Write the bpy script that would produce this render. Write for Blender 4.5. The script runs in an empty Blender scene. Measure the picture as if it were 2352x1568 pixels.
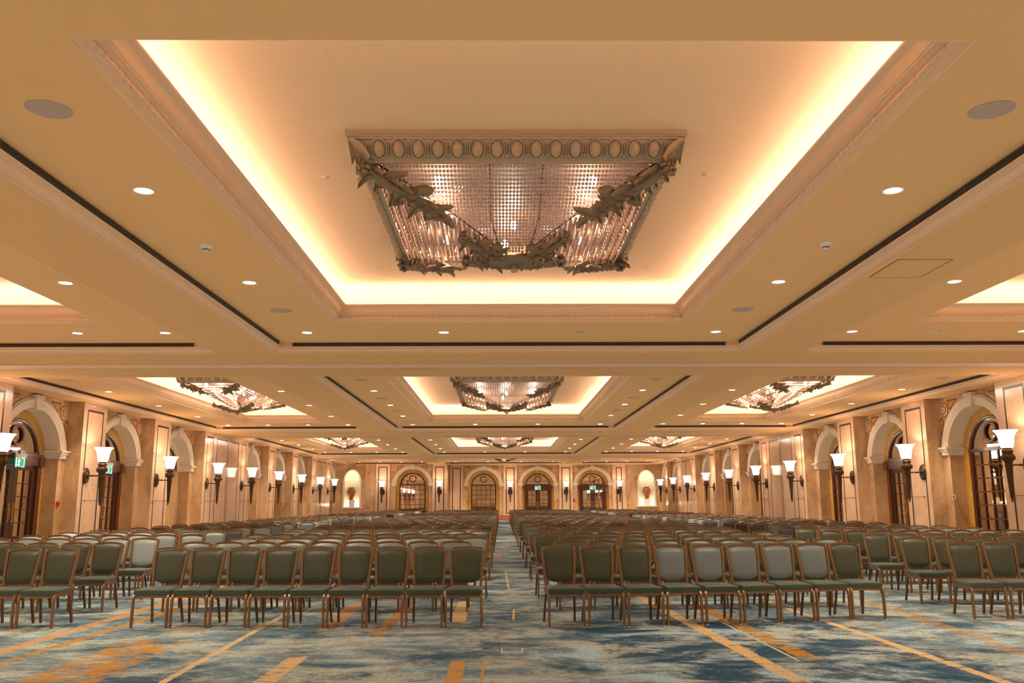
import bpy, math, random
from mathutils import Vector, Matrix
random.seed(7)
S = bpy.context.scene
COL = S.collection
PI = math.pi

# ------------------------------------------------------------------ helpers
class MB:
    """collects faces, then links them as one mesh object"""
    def __init__(s): s.v = []; s.f = []; s.m = []
    def face(s, pts, m=0):
        b = len(s.v); s.v += [tuple(p) for p in pts]
        s.f.append(tuple(range(b, b + len(pts)))); s.m.append(m)
    def grid(s, rows, m=0, close_u=False, close_v=False):
        """rows: list of equal-length point lists, shared vertices"""
        b = len(s.v); n = len(rows[0]); k = len(rows)
        for r in rows: s.v += [tuple(p) for p in r]
        for i in range(k if close_v else k - 1):
            for j in range(n if close_u else n - 1):
                a = b + i * n + j; c = b + i * n + (j + 1) % n
                d = b + ((i + 1) % k) * n + (j + 1) % n; e = b + ((i + 1) % k) * n + j
                s.f.append((a, c, d, e)); s.m.append(m)
    def box(s, x0, x1, y0, y1, z0, z1, m=0, M=None):
        p = [(x0, y0, z0), (x1, y0, z0), (x1, y1, z0), (x0, y1, z0), (x0, y0, z1), (x1, y0, z1), (x1, y1, z1), (x0, y1, z1)]
        if M: p = [M(*q) for q in p]
        b = len(s.v); s.v += [tuple(q) for q in p]
        for f in ((0, 3, 2, 1), (4, 5, 6, 7), (0, 1, 5, 4), (1, 2, 6, 5), (2, 3, 7, 6), (3, 0, 4, 7)):
            s.f.append(tuple(b + i for i in f)); s.m.append(m)
    def lathe(s, prof, n=16, m=0, c=(0, 0, 0), cap=True):
        rows = [[(c[0] + r * math.cos(2 * PI * j / n), c[1] + r * math.sin(2 * PI * j / n), c[2] + z) for j in range(n)] for r, z in prof]
        s.grid(rows, m, close_u=True)
        if cap:
            if prof[0][0] > 1e-4: s.face(list(reversed(rows[0])), m)
            if prof[-1][0] > 1e-4: s.face(rows[-1], m)
    def tube(s, path, r, n=8, m=0, flat=1.0, up=None):
        """round or flattened tube along a path; r a number or a list"""
        P = [Vector(p) for p in path]; rows = []
        for i, p in enumerate(P):
            t = (P[min(i + 1, len(P) - 1)] - P[max(i - 1, 0)]).normalized()
            u = Vector(up) if up else (Vector((0, 0, 1)) if abs(t.z) < .9 else Vector((0, 1, 0)))
            a = t.cross(u).normalized(); b = a.cross(t).normalized()
            rr = r[i] if isinstance(r, (list, tuple)) else r
            rows.append([p + a * (rr * math.cos(2 * PI * j / n)) + b * (rr * flat * math.sin(2 * PI * j / n)) for j in range(n)])
        s.grid(rows, m, close_u=True); s.face(list(reversed(rows[0])), m); s.face(rows[-1], m)
    def bar(s, path, w, h, side, m=0):
        """rectangular bar along a path; side = direction of the width"""
        P = [Vector(p) for p in path]; rows = []; sd = Vector(side).normalized()
        for i, p in enumerate(P):
            t = (P[min(i + 1, len(P) - 1)] - P[max(i - 1, 0)]).normalized()
            a = (sd - t * sd.dot(t)).normalized(); b = t.cross(a).normalized()
            ww = w[i] if isinstance(w, (list, tuple)) else w
            rows.append([p + a * ww / 2 + b * h / 2, p - a * ww / 2 + b * h / 2, p - a * ww / 2 - b * h / 2, p + a * ww / 2 - b * h / 2])
        s.grid(rows, m, close_u=True); s.face(list(reversed(rows[0])), m); s.face(rows[-1], m)
    def ell(s, c, ax, ay, az, nu=8, nv=5, m=0):
        """ellipsoid with axis vectors ax, ay, az"""
        c = Vector(c); ax, ay, az = Vector(ax), Vector(ay), Vector(az); rows = []
        for i in range(nv + 1):
            t = -PI / 2 + PI * i / nv; ct = max(math.cos(t), .02)
            rows.append([c + (ax * math.cos(2 * PI * j / nu) + ay * math.sin(2 * PI * j / nu)) * ct + az * math.sin(t) for j in range(nu)])
        s.grid(rows, m, close_u=True)
    def build(s, name, mats, parent=None, smooth=None, loc=None):
        me = bpy.data.meshes.new(name); me.from_pydata(s.v, [], s.f)
        for mt in (mats if isinstance(mats, (list, tuple)) else [mats]): me.materials.append(mt)
        me.polygons.foreach_set('material_index', s.m)
        if smooth is not None:
            me.polygons.foreach_set('use_smooth', [True] * len(s.f))
            me.update(); me.set_sharp_from_angle(angle=math.radians(smooth))
        me.update()
        o = bpy.data.objects.new(name, me); COL.objects.link(o)
        if parent: o.parent = parent
        if loc: o.location = loc
        return o

def empty(name, loc=(0, 0, 0), rz=0):
    o = bpy.data.objects.new(name, None); o.empty_display_size = .2
    o.location = loc; o.rotation_euler = (0, 0, rz); COL.objects.link(o); return o
def tag(o, label, cat, group=None):
    o['label'] = label; o['category'] = cat
    if group: o['group'] = group
    return o
def struct(o, label=None):
    o['kind'] = 'structure'
    if label: o['label'] = label
    return o
def copy_tree(o, parent=None):
    c = o.copy(); COL.objects.link(c); c.parent = parent
    for ch in KIDS.get(o.name, []): copy_tree(ch, c)
    return c
KIDS = {}
def remember(root):
    """note the children once, so copying stays fast"""
    for o in COL.objects:
        if o.parent: KIDS.setdefault(o.parent.name, [])
    def rec(o):
        KIDS[o.name] = [c for c in COL.objects if c.parent == o]
        for c in KIDS[o.name]: rec(c)
    rec(root)
ORD = ['zeroth', 'first', 'second', 'third', 'fourth', 'fifth', 'sixth', 'seventh', 'eighth', 'ninth', 'tenth', 'eleventh', 'twelfth', 'thirteenth', 'fourteenth', 'fifteenth']

# ------------------------------------------------------------------ materials
def mat(name, color=(.5, .5, .5), rough=.5, metal=0, spec=.5, emit=None, estr=0, coat=0, sheen=0):
    m = bpy.data.materials.new(name); m.use_nodes = True
    p = m.node_tree.nodes['Principled BSDF']
    p.inputs['Base Color'].default_value = (*color, 1); p.inputs['Roughness'].default_value = rough
    p.inputs['Metallic'].default_value = metal; p.inputs['Specular IOR Level'].default_value = spec
    p.inputs['Coat Weight'].default_value = coat
    if sheen: p.inputs['Sheen Weight'].default_value = sheen; p.inputs['Sheen Roughness'].default_value = .4
    if emit: p.inputs['Emission Color'].default_value = (*emit, 1); p.inputs['Emission Strength'].default_value = estr
    return m
class NT:
    """tiny node-graph writer"""
    def __init__(s, m): s.t = m.node_tree; s.p = s.t.nodes['Principled BSDF']; s.co = s.t.nodes.new('ShaderNodeTexCoord')
    def n(s, typ, **k):
        x = s.t.nodes.new(typ)
        for a, b in k.items(): setattr(x, a, b)
        return x
    def L(s, a, b): s.t.links.new(a, b)
    def val(s, sock, v):
        if isinstance(v, (int, float)): sock.default_value = v
        elif isinstance(v, tuple): sock.default_value = (*v, 1) if len(v) == 3 and len(sock.default_value) == 4 else v
        else: s.L(v, sock)
    def math(s, op, a, b=0.0, c=None, clamp=False):
        x = s.n('ShaderNodeMath', operation=op, use_clamp=clamp); s.val(x.inputs[0], a); s.val(x.inputs[1], b)
        if c is not None: s.val(x.inputs[2], c)
        return x.outputs[0]
    def mapping(s, sc, src='Object', loc=(0, 0, 0)):
        x = s.n('ShaderNodeMapping'); s.L(s.co.outputs[src], x.inputs[0]); x.inputs['Scale'].default_value = sc; x.inputs['Location'].default_value = loc
        return x.outputs[0]
    def noise(s, vec, scale, detail=4, rough=.55, dist=0):
        x = s.n('ShaderNodeTexNoise'); s.L(vec, x.inputs['Vector']); x.inputs['Scale'].default_value = scale
        x.inputs['Detail'].default_value = detail; x.inputs['Roughness'].default_value = rough; x.inputs['Distortion'].default_value = dist
        return x.outputs['Fac']
    def ramp(s, fac, stops):
        x = s.n('ShaderNodeValToRGB'); s.L(fac, x.inputs[0]); e = x.color_ramp.elements
        while len(e) < len(stops): e.new(.5)
        for q, (pos, c) in zip(e, stops): q.position = pos; q.color = (*c, 1) if len(c) == 3 else c
        return x.outputs[0]
    def mix(s, fac, a, b, typ='MIX'):
        x = s.n('ShaderNodeMix', data_type='RGBA', blend_type=typ); s.val(x.inputs[0], fac); s.val(x.inputs[6], a); s.val(x.inputs[7], b)
        return x.outputs[2]
    def smooth(s, v, a, b):
        x = s.n('ShaderNodeMapRange', interpolation_type='SMOOTHSTEP'); s.val(x.inputs[0], v); x.inputs[1].default_value = a; x.inputs[2].default_value = b
        return x.outputs[0]
    def base(s, c): s.L(c, s.p.inputs['Base Color'])
    def bump(s, h, strength=.3, dist=.01):
        x = s.n('ShaderNodeBump'); x.inputs['Strength'].default_value = strength; x.inputs['Distance'].default_value = dist
        s.L(h, x.inputs['Height']); s.L(x.outputs[0], s.p.inputs['Normal'])

def marble(name, c0, c1, c2, scale=.8, rough=.22, vein=.5):
    m = mat(name, c1, rough, spec=.5); g = NT(m)
    v = g.mapping((1, 1, .6))
    a = g.noise(v, scale, 6, .6, .8); b = g.noise(v, scale * 2.6, 5, .6, 2.2)
    col = g.ramp(a, [(.3, c0), (.5, c1), (.72, c2)])
    ve = g.smooth(g.math('ABSOLUTE', g.math('SUBTRACT', b, .5)), .0, .035)
    dark = tuple(x * .62 for x in c0)
    col = g.mix(g.math('MULTIPLY', g.math('SUBTRACT', 1.0, ve), vein), col, dark)
    sp = g.n('ShaderNodeSeparateXYZ'); g.L(g.co.outputs['Object'], sp.inputs[0])
    fr = g.math('ABSOLUTE', g.math('SUBTRACT', g.math('FRACT', g.math('MULTIPLY', sp.outputs[2], 1 / 1.53)), .5))
    g.base(g.mix(g.math('MULTIPLY', g.smooth(fr, .495, .4985), .45), col, tuple(x * .45 for x in c0))); return m
M = {}
M['marble'] = marble('cream_marble', (.38, .185, .07), (.59, .345, .165), (.70, .47, .27), 1.1, .22, .22)
M['marble_pier'] = marble('rosy_cream_marble', (.62, .36, .20), (.72, .45, .27), (.78, .53, .35), .6, .14, .22)
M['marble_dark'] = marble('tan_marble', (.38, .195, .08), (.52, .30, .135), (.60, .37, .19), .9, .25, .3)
M['ochre'] = marble('ochre_marble', (.48, .22, .03), (.60, .31, .05), (.68, .40, .10), 1.2, .3, .5)
M['inlay'] = mat('dark_green_inlay', (.025, .022, .018), .2)
M['skirting'] = marble('red_marble', (.30, .08, .03), (.42, .14, .06), (.5, .2, .1), 1.5, .25)
M['plaster'] = mat('white_plaster', (.76, .60, .43), .6)
M['cream'] = mat('cream_render', (.80, .60, .38), .7)
M['inlaygold'] = mat('gold_marble_inlay', (.55, .27, .06), .35)
M['inlayline'] = mat('brown_inlay_line', (.22, .08, .02), .4)
M['ceil'] = mat('ceiling_paint', (.76, .415, .165), .85, spec=.2)
M['soffit'] = mat('soffit_paint', (.70, .38, .15), .85, spec=.2)
M['tray'] = mat('tray_paint', (.78, .475, .245), .9, spec=.1)
M['trim'] = mat('moulding_paint', (.78, .48, .27), .6, spec=.3)
M['grille'] = mat('grille_black', (.012, .010, .012), .5)
M['slat'] = mat('grille_slat', (.16, .11, .07), .45, .3)
M['wood'] = mat('dark_mahogany', (.060, .018, .010), .3, coat=.3)
M['wood2'] = mat('red_mahogany', (.105, .026, .012), .3, coat=.3)
M['mirror'] = mat('mirror_pane', (.86, .79, .69), .02, 1.0)
M['brass'] = mat('brass', (.62, .40, .16), .3, 1.0)
M['bronze'] = mat('dark_bronze', (.12, .07, .035), .4, .75)
M['giltwood'] = mat('antique_giltwood', (.44, .29, .17), .5, .1)
M['leafgilt'] = mat('carved_leaf_gilt', (.27, .178, .098), .5, .25)
M['blocker'] = mat('blocker_brown', (.16, .09, .055), .5)  # for the added sheet above the bulbs
M['shade'] = mat('frosted_shade', (.9, .82, .7), .4, emit=(1, .84, .68), estr=3.4)
M['lens'] = mat('lit_lens', (1, 1, 1), .3, emit=(1, .93, .80), estr=14)
M['lensoff'] = mat('unlit_lens', (.55, .48, .4), .15, .4)
M['white'] = mat('white_enamel', (.75, .68, .58), .5)
M['speaker'] = mat('speaker_mesh', (.46, .31, .22), .8)
M['cove'] = mat('cove_lamp', (1, .8, .6), .5, emit=(.92, .98, 1.06), estr=11)
M['bulb'] = mat('bulb_glow', (1, .9, .8), .3, emit=(1, .86, .72), estr=28)
M['red'] = mat('red_enamel', (.6, .03, .02), .4)
M['steel'] = mat('steel_edge', (.55, .45, .36), .4, .4)
M['exitgreen'] = mat('exit_green', (.01, .25, .14), .4, emit=(.02, .38, .22), estr=.5)
M['exitwhite'] = mat('exit_white', (.8, .9, .85), .4, emit=(.75, .95, .82), estr=.8)
M['nichewhite'] = mat('niche_white', (.80, .70, .55), .7)
M['frame'] = mat('copper_brown_frame', (.225, .112, .046), .33, .35, spec=.5)
M['legdark'] = mat('copper_brown_leg_shaded', (.17, .080, .033), .36, .4)  # frame colour darkened with the shade on the rear legs
M['cap'] = mat('pale_brass_cap', (.85, .60, .30), .25, .8)
M['glide'] = mat('pale_glide', (.6, .55, .48), .5)
def fabric(name, c, rough=.42):
    m = mat(name, c, rough, spec=.55, sheen=.15); g = NT(m)
    v = g.mapping((1, 1, 1)); a = g.noise(v, 60, 3, .6)
    g.base(g.mix(g.math('MULTIPLY', g.math('SUBTRACT', a, .5), .5), (*c,), tuple(x * .55 for x in c)))
    return m
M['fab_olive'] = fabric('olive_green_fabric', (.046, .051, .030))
M['fab_sage'] = fabric('grey_sheen_fabric', (.140, .162, .148), .38)  # grey tone carries the sheen of light on the backs
M['fab_pale'] = fabric('pale_sheen_fabric', (.245, .285, .27), .38)  # paler still, light sheen put into the fabric colour
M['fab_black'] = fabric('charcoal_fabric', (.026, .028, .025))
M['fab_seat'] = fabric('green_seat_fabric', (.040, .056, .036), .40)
FABS = {'olive': 'olive green', 'sage': 'grey-sheened', 'pale': 'pale-sheened', 'black': 'charcoal'}
# terracotta
M['clay'] = mat('terracotta', (.33, .13, .045), .45); g = NT(M['clay'])
w = g.noise(g.mapping((1, 1, 9)), 5, 3); g.base(g.mix(w, (.40, .16, .05), (.24, .085, .03)))
# crystal beads : glossy pink-amber glass that passes light
def crystal():
    m = bpy.data.materials.new('crystal_bead'); m.use_nodes = True; t = m.node_tree; t.nodes.clear()
    out = t.nodes.new('ShaderNodeOutputMaterial'); gl = t.nodes.new('ShaderNodeBsdfGlossy'); tr = t.nodes.new('ShaderNodeBsdfTranslucent'); df = t.nodes.new('ShaderNodeBsdfDiffuse')
    gl.inputs['Color'].default_value = (.85, .66, .56, 1); gl.inputs['Roughness'].default_value = .08
    tr.inputs['Color'].default_value = (.90, .66, .54, 1); df.inputs['Color'].default_value = (.42, .26, .18, 1)
    a = t.nodes.new('ShaderNodeMixShader'); b = t.nodes.new('ShaderNodeMixShader'); a.inputs[0].default_value = .6; b.inputs[0].default_value = .35
    t.links.new(tr.outputs[0], a.inputs[1]); t.links.new(df.outputs[0], a.inputs[2]); t.links.new(a.outputs[0], b.inputs[1]); t.links.new(gl.outputs[0], b.inputs[2]); t.links.new(b.outputs[0], out.inputs[0])
    return m
M['crystal'] = crystal()

# carpet: brushed blue-grey ground with worn orange bands
def carpet():
    m = mat('patterned_carpet', (.2, .2, .2), .95, spec=.1); g = NT(m)
    o = g.co.outputs['Object']
    sep = g.n('ShaderNodeSeparateXYZ'); g.L(o, sep.inputs[0]); X, Y = sep.outputs[0], sep.outputs[1]
    brush = g.noise(g.mapping((2.0, 10.0, 1)), 4.0, 6, .78)          # fine strokes across the hall
    fine = g.noise(g.mapping((4.0, 15, 1)), 7.0, 4, .8)
    blot = g.noise(g.mapping((.9, 1.2, 1)), 1.0, 7, .74, .6)
    blot2 = g.noise(g.mapping((.85, 1.3, 1), loc=(7, 3, 0)), 1.1, 7, .74, .5)
    wearn = g.noise(g.mapping((1.1, 3.2, 1)), 2.6, 7, .8)
    beige, grey, slate, navy, ice = (.38, .36, .27), (.145, .17, .155), (.085, .135, .165), (.010, .045, .085), (.32, .47, .54)
    c = g.mix(g.smooth(g.math('ADD', blot, g.math('MULTIPLY', g.math('SUBTRACT', brush, .5), .9)), .46, .56), slate, beige)
    c = g.mix(g.math('MULTIPLY', g.smooth(fine, .44, .60), .75), c, grey)
    k = g.math('ADD', blot2, g.math('MULTIPLY', g.math('SUBTRACT', brush, .5), .9))
    bias = g.math('MULTIPLY', g.math('MULTIPLY', g.smooth(X, .3, 1.6), g.smooth(X, 4.8, 3.4)), g.smooth(Y, 12.5, 10.5))
    k = g.math('ADD', k, g.math('MULTIPLY', bias, g.math('MULTIPLY_ADD', g.math('SUBTRACT', blot2, .5), 1.2, .03)))
    c = g.mix(g.math('MULTIPLY', g.smooth(k, .55, .61), .9), c, navy)
    c = g.mix(g.math('MULTIPLY', g.smooth(k, .44, .37), g.smooth(fine, .58, .46)), c, ice)
    spk = g.noise(g.mapping((9, 26, 1)), 9.0, 2, .7)
    c = g.mix(1.0, c, g.ramp(spk, [(.32, (.45, .45, .45)), (.5, (1, 1, 1)), (.66, (1.5, 1.5, 1.5))]), 'MULTIPLY')
    jag = g.math('MULTIPLY', g.math('SUBTRACT', wearn, .5), .16)
    def band(c, x0, y0, x1, y1, wd, col, wear=.5, fade=.5):
        """a worn straight stripe from (x0,y0) to (x1,y1)"""
        if y1 < y0: x0, y0, x1, y1 = x1, y1, x0, y0
        sl = (x1 - x0) / (y1 - y0 + 1e-6)
        d = g.math('ABSOLUTE', g.math('SUBTRACT', X, g.math('MULTIPLY_ADD', Y, sl, x0 - sl * y0)))
        if wd > .08: d = g.math('MULTIPLY_ADD', jag, 2.6 if wd > .3 else 1.0, d)
        e = g.smooth(d, wd, wd * .80 - .012)
        e = g.math('MULTIPLY', e, g.smooth(Y, y0 - fade, y0 + fade)); e = g.math('MULTIPLY', e, g.smooth(Y, y1 + fade, y1 - fade))
        wr = g.smooth(g.math('MULTIPLY_ADD', e, .5, wearn), .80 + .28 * wear, .88 + .28 * wear)
        return g.mix(g.math('MULTIPLY', e, wr), c, g.mix(fine, col, tuple(q * .6 for q in col)))
    gold, orange, lite, peach = (.44, .195, .022), (.50, .25, .075), (.62, .40, .17), (.52, .25, .13)
    for b in [(-3.83, 6, -3.84, 10.6, .46, gold, .58), (-3.78, 10.4, -3.77, 15, .36, gold, .75), (-4.86, 6, -4.62, 17, .10, gold, .5), (-5.2, 6, -5.15, 19, .13, orange, .42),
              (-2.88, 6.5, -3.0, 14, .055, lite, .35), (-2.04, 6.5, -2.02, 9.5, .13, lite, .5), (-.40, 6, -.43, 9.1, .10, orange, .35), (-.2, 6.5, -.17, 9.1, .025, orange, .2),
              (-2.1, 10.6, -2.2, 14.2, .15, orange, .5), (-1.48, 10.2, -1.33, 14, .14, gold, .5), (-.57, 11.4, -.58, 14.2, .13, lite, .3),
              (2.58, 6.5, 2.16, 15.5, .11, lite, .35), (3.0, 8.4, 2.86, 13.6, .14, gold, .5), (2.84, 8.4, 2.76, 12, .03, lite, .3), (4.24, 6.5, 4.02, 14, .08, lite, .35),
              (4.05, 8.3, 4.1, 10.3, .42, peach, .85), (5.12, 8, 5.6, 15, .17, gold, .65), (5.0, 7.6, 5.3, 9.8, .35, peach, .85), (6.6, 9, 6.9, 17, .3, gold, .8),
              (.14, 11.6, .17, 13.2, .03, lite, .2), (.12, 15.5, .07, 20.5, .04, lite, .5), (-.08, 24, -.1, 28, .11, peach, .6), (.2, 30, .2, 34, .12, lite, .7), (-.2, 40, -.2, 46, .2, peach, .7)]:
        c = band(c, *b)
    # the same kind of stripes repeated under the chairs further back
    st = g.noise(g.mapping((1.1, .05, 1), loc=(3.3, 1, 0)), 1.4, 2, .5)
    far = g.math('MULTIPLY', g.smooth(g.math('ADD', st, g.math('MULTIPLY', g.math('SUBTRACT', fine, .5), .12)), .60, .63), g.smooth(Y, 15, 18))
    c = g.mix(g.math('MULTIPLY', g.math('MULTIPLY', far, g.smooth(g.math('ABSOLUTE', g.math('SUBTRACT', X, .1)), .6, .62)), .85), c, orange)
    g.base(c); g.bump(fine, .25, .006)
    return m
M['carpet'] = carpet()

# ------------------------------------------------------------------ camera
F_PX = 2015.0
PSI, TH, RHO = math.radians(.68971), math.radians(10.37444), .0045
Fw = Vector((math.sin(PSI) * math.cos(TH), math.cos(PSI) * math.cos(TH), math.sin(TH)))
Rt = Vector((math.cos(PSI), -math.sin(PSI), 0)); Up = Rt.cross(Fw)
r2 = Rt * math.cos(RHO) - Up * math.sin(RHO); u2 = Rt * math.sin(RHO) + Up * math.cos(RHO)
cam = bpy.data.cameras.new('camera'); co = bpy.data.objects.new('camera', cam); COL.objects.link(co)
co.matrix_world = Matrix(((r2.x, u2.x, -Fw.x, 0), (r2.y, u2.y, -Fw.y, 0), (r2.z, u2.z, -Fw.z, 1.5), (0, 0, 0, 1)))
cam.sensor_width = 36; cam.lens = F_PX / 2352 * 36; cam.clip_end = 300
S.camera = co
def px(p):
    q = Vector(p) - Vector((0, 0, 1.5)); d = q.dot(Fw)
    if d < .1: return None
    return (1176 + F_PX * q.dot(r2) / d, 784 - F_PX * q.dot(u2) / d)
def seen(p, mg=40):
    q = px(p); return q is not None and -mg < q[0] < 2352 + mg and -mg < q[1] < 1568 + mg

# ------------------------------------------------------------------ dimensions
XC = .17
ZS, ZC, ZL, ZT = 4.60, 4.80, 5.10, 5.50          # soffit, coffer ceiling, cove lip, tray ceiling
XL, XR = -13.30, 13.60                            # arch planes of the side walls
YB, YFAR = -8.0, 75.6

def point_light(loc, e, col=(1, .78, .5), r=.06):
    l = bpy.data.lights.new('lamp_glow', 'POINT'); l.energy = e; l.color = col; l.shadow_soft_size = r
    o = bpy.data.objects.new('lamp_glow', l); o.location = loc; COL.objects.link(o); return o
def spot(loc, e, ang=100, col=(1, .86, .66), blend=.7, r=.06):
    l = bpy.data.lights.new('downlight_beam', 'SPOT'); l.energy = e; l.color = col; l.spot_size = math.radians(ang); l.spot_blend = blend; l.shadow_soft_size = r
    o = bpy.data.objects.new('downlight_beam', l); o.location = loc; COL.objects.link(o); return o

# ------------------------------------------------------------------ floor
b = MB(); b.face([(-16, YB, 0), (16, YB, 0), (16, 78, 0), (-16, 78, 0)]); struct(b.build('floor', M['carpet']), 'blue-grey patterned carpet with worn orange stripes')

# ------------------------------------------------------------------ ceiling
COLS = {'left': (XC - 12.82, XC - 6.18), 'centre': (XC - 4.955, XC + 4.955), 'right': (XC + 6.18, XC + 12.82)}
ROWS = [(3.6, 18.3), (21.7, 38.9), (42.8, 60.1), (63.9, 74.6)]
# tray outer rectangles (x by column, y by row)
TX = {'left': (XC - 11.02, XC - 7.55), 'centre': (XC - 3.3, XC + 3.3), 'right': (XC + 7.55, XC + 11.02)}
TY = [(5.87, 16.06), (23.2, 36.75), (44.3, 57.95), (66.0, 72.5)]
ROWN = ['front', 'second', 'third', 'farthest']
def loop(rect, ins, z):
    x0, x1, y0, y1 = rect
    return [(x0 + ins, y0 + ins, z), (x1 - ins, y0 + ins, z), (x1 - ins, y1 - ins, z), (x0 + ins, y1 - ins, z)]
def sweep_rect(b, rect, prof, m=0):
    b.grid([loop(rect, i, z) for i, z in prof], m, close_u=True)
ce = MB()
def ring(b, ro, ri, z, m):
    b.grid([loop(ro, 0, z), loop(ri, 0, z)], m, close_u=True)
# soffit tiles between the coffers
xs = sorted({-16, 16} | {v for c in COLS.values() for v in c}); ys = sorted({YB, 78} | {v for r in ROWS for v in r})
for i in range(len(xs) - 1):
    for j in range(len(ys) - 1):
        cx, cy = (xs[i] + xs[i + 1]) / 2, (ys[j] + ys[j + 1]) / 2
        if any(a < cx < bb for a, bb in COLS.values()) and any(a < cy < bb for a, bb in ROWS): continue
        ce.face([(xs[i], ys[j], ZS), (xs[i], ys[j + 1], ZS), (xs[i + 1], ys[j + 1], ZS), (xs[i + 1], ys[j], ZS)], 0)
trim_n = 0
GRILLES = []
for ri, (ya, yb) in enumerate(ROWS):
    for cn, (xa, xb) in COLS.items():
        rect = (xa, xb, ya, yb)
        tr = (*TX[cn], *TY[ri])
        inn = (xa + .17, xb - .17, ya + .17, yb - .17)
        ring(ce, inn, tr, ZC, 1)
        # upper tray box: cove wall and ceiling
        sweep_rect(ce, tr, [(.20, ZL + .005), (-.22, ZL + .005), (-.24, ZL + .14), (-.23, ZL + .24), (-.18, ZL + .33), (-.09, ZL + .385), (.02, ZT)], 2)
        ce.face(list(reversed(loop(tr, .02, ZT))), 2)
        # coffer cornice
        c = MB()
        sweep_rect(c, rect, [(0, ZS), (.012, ZS), (.014, ZS + .018), (.03, ZS + .02), (.034, ZS + .035), (.05, ZS + .045), (.075, ZS + .06), (.095, ZS + .078), (.11, ZS + .082), (.112, ZS + .095), (.135, ZS + .10), (.14, ZS + .118), (.175, ZS + .12), (.178, ZS + .20)])
        trim_n += 1
        struct(c.build(f'trim_{trim_n}', M['trim'], smooth=35), f'stepped cornice around the {ROWN[ri]} coffer of the {cn} ceiling row')
        # tray crown with leaf-and-coin band
        c = MB()
        sweep_rect(c, tr, [(0, ZC), (.012, ZC), (.014, ZC + .02), (.03, ZC + .035), (.045, ZC + .038), (.05, ZC + .052), (.058, ZC + .056), (.115, ZC + .118), (.122, ZC + .12), (.124, ZC + .136), (.15, ZC + .14), (.153, ZC + .158), (.165, ZC + .16), (.168, ZC + .175), (.172, ZC + .205), (.185, ZC + .235), (.21, ZC + .262), (.245, ZC + .275), (.262, ZC + .278), (.262, ZC + .30), (.20, ZC + .30)])
        near = ri == 0 and cn == 'centre'
        st = .125 if near else (.25 if ri < 2 else 0)
        if st:
            x0, x1, y0, y1 = tr; k = .087
            for (ax, ay, bx, by, nx, ny) in ((x0, y0, x0, y1, 1, 0), (x1, y0, x1, y1, -1, 0), (x0, y1, x1, y1, 0, -1)):
                Ln = math.hypot(bx - ax, by - ay); n = int((Ln - .2) / st); dx, dy = (bx - ax) / Ln, (by - ay) / Ln
                for q in range(n):
                    t = .1 + (q + .5) * (Ln - .2) / n
                    cc = (ax + dx * t + nx * k, ay + dy * t + ny * k, ZC + .086)
                    nrm = Vector((-nx * .72, -ny * .72, -.69)); nrm.normalize(); tv = Vector((dx, dy, 0)); sv = nrm.cross(tv)
                    c.ell(Vector(cc), tv * st * .56, sv * .043, (nrm * .85 + tv * .45) * .026, 10 if near else 6, 4 if near else 2)
        trim_n += 1
        o = struct(c.build(f'trim_{trim_n}', M['trim'], smooth=40), f'carved crown moulding around the lit tray of the {ROWN[ri]} {cn} coffer')
        # lamps lying on the cove ledge
        c = MB()
        x0, x1, y0, y1 = tr; w0, w1 = .02, -.10; zz = ZL + .02
        for fc in ([(x0 + w0, y0, zz), (x0 + w0, y1, zz), (x0 + w1, y1, zz), (x0 + w1, y0, zz)], [(x1 - w0, y1, zz), (x1 - w0, y0, zz), (x1 - w1, y0, zz), (x1 - w1, y1, zz)],
                   [(x1, y0 + w0, zz), (x0, y0 + w0, zz), (x0, y0 + w1, zz), (x1, y0 + w1, zz)], [(x0, y1 - w0, zz), (x1, y1 - w0, zz), (x1, y1 - w1, zz), (x0, y1 - w1, zz)]):
            c.face(list(reversed(fc)))
        c.build('cove_light', M['cove'], o)
        GRILLES.append((ri, cn, rect))
# track band across each cross beam
for y0 in (18.3, 38.9, 60.1):
    ce.box(-14, 14, y0 + 1.36, y0 + 1.93, ZS - .02, ZS + .01, 3); ce.box(-14, 14, y0 + 1.93, y0 + 1.96, ZS - .021, ZS + .01, 4)
struct(ce.build('ceiling', [M['soffit'], M['ceil'], M['tray'], M['trim'], M['inlayline']]), 'tan coffered ceiling with crossing beams and lit trays')

# air grilles above the cornices
def grille(p0, p1, nrm, label, grp):
    """dark slot from p0 to p1 facing nrm, with slats"""
    L = math.hypot(p1[0] - p0[0], p1[1] - p0[1])
    root = empty('air_grille', ((p0[0] + p1[0]) / 2, (p0[1] + p1[1]) / 2, ZS + .16))
    tag(root, label, 'air grille', grp)
    tx, ty = (p1[0] - p0[0]) / L, (p1[1] - p0[1]) / L
    def T(t, d, z): return (tx * t + nrm[0] * d, ty * t + nrm[1] * d, z)
    b = MB(); b.box(-L / 2, L / 2, .002, .012, -.036, .036, 0, T); b.build('slot', M['grille'], root)
    b = MB()
    for z in (-.026, -.009, .009, .026): b.box(-L / 2, L / 2, .012, .017, z - .0025, z + .0025, 0, T)
    n = max(2, int(L / .6))
    for i in range(n + 1):
        t = -L / 2 + L * i / n; b.box(t - .006, t + .006, .011, .019, -.036, .036, 0, T)
    b.build('slats', M['slat'], root)
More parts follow.
